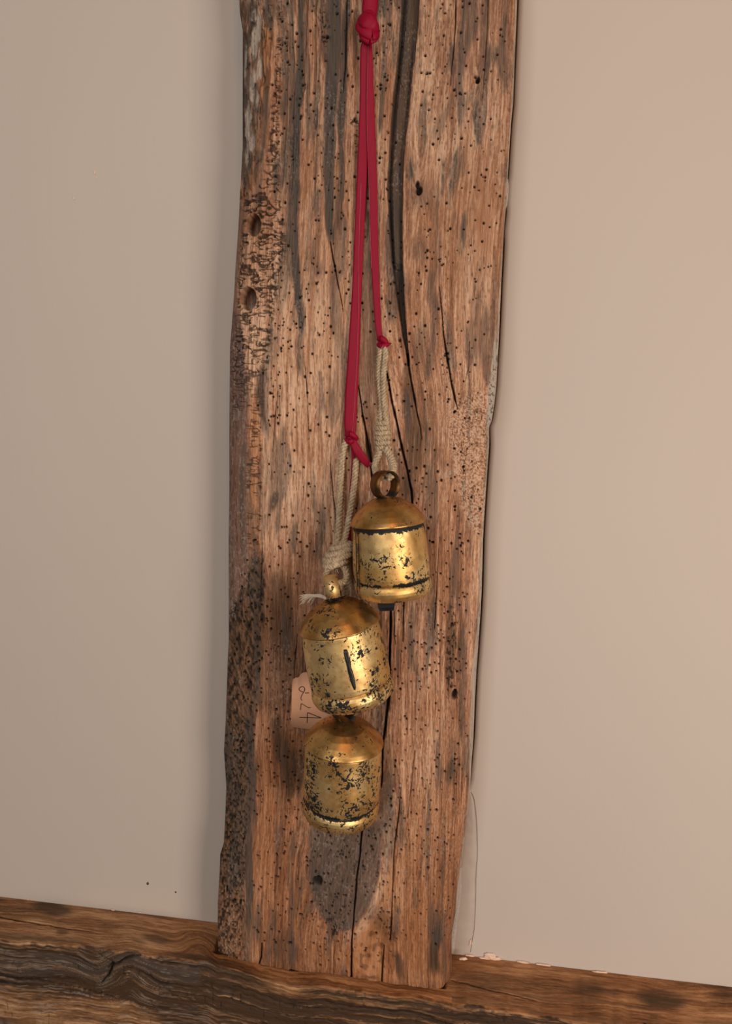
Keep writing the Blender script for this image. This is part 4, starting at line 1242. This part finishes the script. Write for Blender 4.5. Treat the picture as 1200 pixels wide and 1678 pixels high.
knot('knot', 604, 45, 14, 25, .004,
     [[(589, 33, .004, 10), (594, 30, .0085, 20), (602, 34, .0115, 24), (611, 43, .011, 20), (617, 52, .007, 14)],
      [(589, 36, .004, 10), (592, 44, .0085, 18), (600, 51, .0108, 18), (610, 56, .0106, 18), (618, 55, .006, 12)],
      [(593, 50, .0055, 10), (598, 57, .009, 18), (606, 63, .0096, 16), (614, 60, .008, 14), (617, 50, .005, 10)]])
knot('small_knot', 627, 561, 7.5, 8, .0028,
     [[(620, 556, .003, 7), (626, 555, .0065, 10), (632, 560, .006, 9), (634, 567, .003, 7)],
      [(620, 564, .003, 8), (626, 567, .006, 9), (633, 565, .0055, 8), (640, 563, .003, 2.5)]])
knot('small_knot', 575, 718, 7, 6.5, .0030,
     [[(567, 713, .003, 8), (574, 711, .0066, 10), (581, 715, .006, 9), (585, 720, .003, 7)],
      [(566, 720, .003, 7), (572, 724, .006, 9), (579, 722, .006, 8)]])
m = MB()
ribbon_strip([(576, 718, .004, 10), (580, 727, .0055, 13), (586, 738, .0065, 14), (594, 750, .006, 13.5), (601, 758, .005, 12), (606, 763, .0045, 11)], m, 8, .0005, .0003)
o = rpart(m, 'cut_end')
m = MB()
ribbon_strip([(577, 722, .002, 6), (579, 745, .001, 6), (578, 770, .0006, 5), (576, 800, .0004, 6), (573, 850, .0004, 7), (572, 900, .001, 7), (573, 945, .001, 8), (573, 974, .001, 6)], m, 8)
rpart(m, 'back_tail')
m = MB()
for k in range(9):
    x, y = 603 + 5 * random.random(), 756 + 8 * random.random()
    a = random.uniform(-0.5, 0.9)
    L = random.uniform(5, 10)
    m.tube([V(x, y, YR - .005), V(x + L * .5 * math.cos(a), y + L * .5 * math.sin(a), YR - .0055), V(x + L * math.cos(a), y + L * math.sin(a) + 1, YR - .005)], .00012, 4)
rpart(m, 'frayed_threads', M_THREAD)['label'] = 'frayed pink threads at the cut end'

# nail that carries the ribbon (driven into the post)
m = MB()
n0 = V(605, -99, -D + .004)
m.tube([n0, n0 + Vector((0, -.018, .002))], .0012, 10)
m.tube([n0 + Vector((0, -.018, .002)), n0 + Vector((0, -.0192, .0022))], .003, 12)
m.build('nail', M_IRON, post)

# ------------------------------------------------------------------ jute cords
def cord_root(px, py, label):
    r = empty('jute_cord', V(px, py, YR))
    tag(r, label, 'cord', 'jute cords')
    bpy.context.view_layer.update()
    return r
def cpart(mb, name, root, mat=None, kind=None):
    o = mb.build(name, mat or M_JUTE)
    o.parent = root
    o.matrix_parent_inverse = root.matrix_world.inverted()
    if kind:
        o['kind'] = kind
    return o
def rp(pts):
    return [V(x, y, YR - e) for x, y, e in pts]
def fuzz(root, pts, n, spread, seed):
    m = MB()
    rr = random.Random(seed)
    P = resample(rp(pts), .001)
    for _ in range(n):
        p = rr.choice(P)
        d = Vector((rr.uniform(-1, 1), rr.uniform(-.9, .1), rr.uniform(-.7, .7))).normalized()
        L = rr.uniform(.4, 1.0) * spread
        b = Vector((rr.uniform(-1, 1), rr.uniform(-1, 0), rr.uniform(-1, 1))) * L * .3
        q = p + d * .0016
        m.tube([q, q + d * L * .5 + b, q + d * L + b * .4], [.00010, .00008, .00004], 3, False)
    return cpart(m, 'loose_fibres', root, M_HAIR, 'stuff')
k = 1 / 2150.0
def wraps(m, pts, rad_px, rope_r, turns, seed, tiltx=0.25):
    """rope wound in a coil round a short axis: pts (px, py, fwd)"""
    ax = resample(rp(pts), .0006)
    n = 28 * turns
    out = []
    rr = random.Random(seed)
    ph0 = rr.uniform(0, 6)
    for i in range(n + 1):
        u = i / n
        c = ax[min(int(u * (len(ax) - 1)), len(ax) - 1)]
        a = ph0 + 2 * math.pi * turns * u
        rad = (rad_px if not hasattr(rad_px, '__len__') else np.interp(u, np.linspace(0, 1, len(rad_px)), rad_px)) * k
        out.append(c + Vector((math.cos(a) * rad, math.sin(a) * rad * .8, math.cos(a) * rad * tiltx)))
    m.rope(out, rope_r, .0052, 3, 5, step=.0007)

cord1 = cord_root(622, 575, 'short twisted jute cord from the small ribbon knot to the highest bell')
m = MB(); m.rope(rp([(626, 566, .004), (622, 585, .003), (621, 610, .002), (623, 640, .002), (625, 665, .002), (623, 690, .002), (621, 705, .003)]), .0023, .0075); cpart(m, 'strand', cord1)
m = MB(); m.rope(rp([(628, 566, .0055), (632, 580, .0045), (629, 610, .0044), (629, 640, .0044), (630, 665, .004), (633, 690, .0035), (635, 705, .0035)]), .0023, .0075, phase=1.3); cpart(m, 'strand', cord1)
m = MB(); wraps(m, [(626, 690, .004), (627, 712, .0045), (629, 738, .005)], [6.5, 9, 10, 9], .0021, 6, 3); cpart(m, 'knot', cord1)
m = MB(); m.rope(rp([(624, 738, .007), (618, 752, .008), (615, 766, .010), (620, 778, .017), (632, 783, .024)]), .0030, .0078); cpart(m, 'loop_leg', cord1)
m = MB(); m.rope(rp([(632, 735, .009), (640, 748, .012), (644, 764, .018), (642, 778, .026), (634, 783, .027)]), .0032, .0078); cpart(m, 'loop_leg', cord1)
fuzz(cord1, [(625, 580, .003), (627, 640, .003), (627, 700, .005), (629, 740, .006), (632, 770, .012)], 90, .006, 5)

cord2 = cord_root(570, 730, 'longer jute cord in two strands with a frayed end, holding the tilted bell')
m = MB(); m.rope(rp([(568, 722, .003), (562, 740, .004), (559, 775, .005), (557, 810, .008), (556, 850, .013), (553, 885, .018), (550, 900, .022)]), .0027, .0085); cpart(m, 'strand', cord2)
m = MB(); m.rope(rp([(584, 752, .0015), (583, 765, .003), (581, 790, .006), (576, 825, .009), (570, 860, .014), (565, 885, .018), (561, 900, .022)]), .0026, .0085, phase=.8); cpart(m, 'strand', cord2)
m = MB(); wraps(m, [(560, 892, .022), (554, 908, .025), (550, 928, .028)], [12, 18, 19, 14], .0029, 4, 8, .45); cpart(m, 'knot', cord2)
m = MB(); m.rope(rp([(545, 924, .030), (537, 934, .031), (535, 946, .033), (540, 954, .036), (550, 955, .037)]), .0026, .008); cpart(m, 'loop_leg', cord2)
m = MB(); m.rope(rp([(558, 922, .028), (566, 934, .029), (568, 946, .031), (563, 954, .035), (551, 955, .037)]), .0026, .008); cpart(m, 'loop_leg', cord2)
m = MB()
rr = random.Random(4)
for q in range(36):
    y0 = 982 + rr.uniform(-2, 2)
    ex, ey = rr.uniform(489, 512), rr.uniform(972, 986) if q < 15 else rr.uniform(978, 992)
    m.tube(resample(rp([(541, y0 + 3, .030), (528, 977 + rr.uniform(-2, 3), .027), ((ex + 525) / 2, 975 + rr.uniform(-1, 4), .022), (ex, ey, .018)]), .0012), .00030, 4)
m.rope(rp([(560, 950, .024), (556, 968, .024), (548, 980, .028), (538, 984, .030)]), .0014, .006)
cpart(m, 'frayed_end', cord2, M_HAIR)['label'] = 'pale frayed end poking out to the left'
fuzz(cord2, [(560, 740, .004), (557, 800, .008), (556, 860, .014), (552, 910, .028), (550, 935, .03)], 110, .006, 6)

cord3 = cord_root(571, 905, 'jute cord running down behind the tilted bell to the lowest bell')
m = MB(); m.rope(rp([(566, 890, .0135), (571, 930, .010), (571, 985, .006), (568, 1060, .002), (566, 1130, .003), (566, 1160, .010), (568, 1176, .024), (566, 1186, .030)]), .0025, .0085); cpart(m, 'strand', cord3)
m = MB(); m.rope(rp([(566, 890, .010), (566, 930, .007), (565, 985, .004), (562, 1060, .001), (560, 1130, .0025), (559, 1160, .010), (560, 1176, .024), (566, 1186, .0305)]), .0022, .0085, phase=1); cpart(m, 'strand', cord3)

# ------------------------------------------------------------------ price tag
def tag_card():
    ol = [(479, 1118), (480.5, 1113), (484, 1110.5), (489, 1110), (491, 1108), (493, 1104.5), (497, 1102), (506, 1101), (520, 1101), (538, 1102), (541, 1106), (544, 1110), (550, 1112),
          (551, 1140), (550, 1170), (549, 1182), (548.5, 1191), (547, 1194.5), (543, 1195.5), (520, 1195.5), (500, 1194), (485, 1191.8), (479, 1190.6), (477, 1187), (477.2, 1180), (478, 1150)]
    def yf(x, y):
        u = np.clip((x - 477) / 74, 0, 1)
        return -D - 0.0035 - 0.0085 * u - 0.0025 * u * u - 0.004 * np.clip((y - 1150) / 45, 0, 1) * u
    root = empty('price_tag', V(512, 1110, -D - .008))
    tag(root, 'small kraft card price tag with handwriting, half behind the tilted bell', 'tag')
    bpy.context.view_layer.update()
    inv = root.matrix_world.inverted()
    poly = np.array(ol, float)
    bm = bmesh.new()
    front = [bm.verts.new(inv @ V(x, y, yf(x, y))) for x, y in ol]
    f = bm.faces.new(front)
    bmesh.ops.triangulate(bm, faces=[f])
    bmesh.ops.subdivide_edges(bm, edges=bm.edges, cuts=2, use_grid_fill=True)
    me = bpy.data.meshes.new('card')
    bm.to_mesh(me); bm.free()
    # lay the new vertices on the curved sheet again
    mw = root.matrix_world
    for v in me.vertices:
        p = mw @ v.co
        d = Vector(CAM) - p
        # pixel of the vertex, then the sheet's depth there
        q = np.array(p - Vector(CAM)) @ RN
        x, y = W / 2 + F * q[0] / -q[2], H / 2 - F * q[1] / -q[2]
        v.co = inv @ V(x, y, float(yf(x, y)))
    o = link('card', me, M_TAG, root)
    sm = o.modifiers.new('thickness', 'SOLIDIFY'); sm.thickness = .0004; sm.offset = 0
    me.shade_smooth()
    m = MB()
    def pen(pts):
        P = [inv @ V(470 + x / 12, 1090 + y / 12, yf(470 + x / 12, 1090 + y / 12) - .0003) for x, y in pts]
        m.tube(catmull(P, 6), .00034, 5)
    pen([(440, 545), (365, 547)])
    pen([(325, 530), (265, 505), (243, 470), (275, 430), (320, 422), (352, 448), (355, 490), (335, 530), (300, 590), (280, 640), (285, 670), (305, 695)])
    pen([(270, 880), (285, 757)]); pen([(285, 757), (310, 765), (400, 820), (440, 838), (467, 832)])
    pen([(255, 1025), (680, 1037)]); pen([(680, 1037), (560, 990), (430, 940), (408, 956), (401, 1135)])
    w = m.build('handwriting', M_INK, root)
    w['label'] = 'handwritten price in dark ink'
    return root
tag_card()

# ------------------------------------------------------------------ unseen floor and wall below the rail, added for light bounce
def slab(name, vs, mat, kind='structure'):
    o = pydata(name, vs, [(0, 1, 2, 3)], mat)
    tag(o, kind=kind)
    return o
M_FLOOR = plain('brown_floor_boards', (92, 62, 40), (124, 86, 58), 30, 0.5, 0.3)
slab('floor', [(-1.6, -3.0, -0.75), (1.6, -3.0, -0.75), (1.6, 0.0, -0.75), (-1.6, 0.0, -0.75)], M_FLOOR)['label'] = 'unseen brown floor below the rail, added for light bounce'
slab('wall_lower', [(-1.6, 0.0, -0.75), (1.6, 0.0, -0.75), (1.6, 0.0, -0.02), (-1.6, 0.0, -0.02)], M_WALL)['label'] = 'taupe wall below the rail'
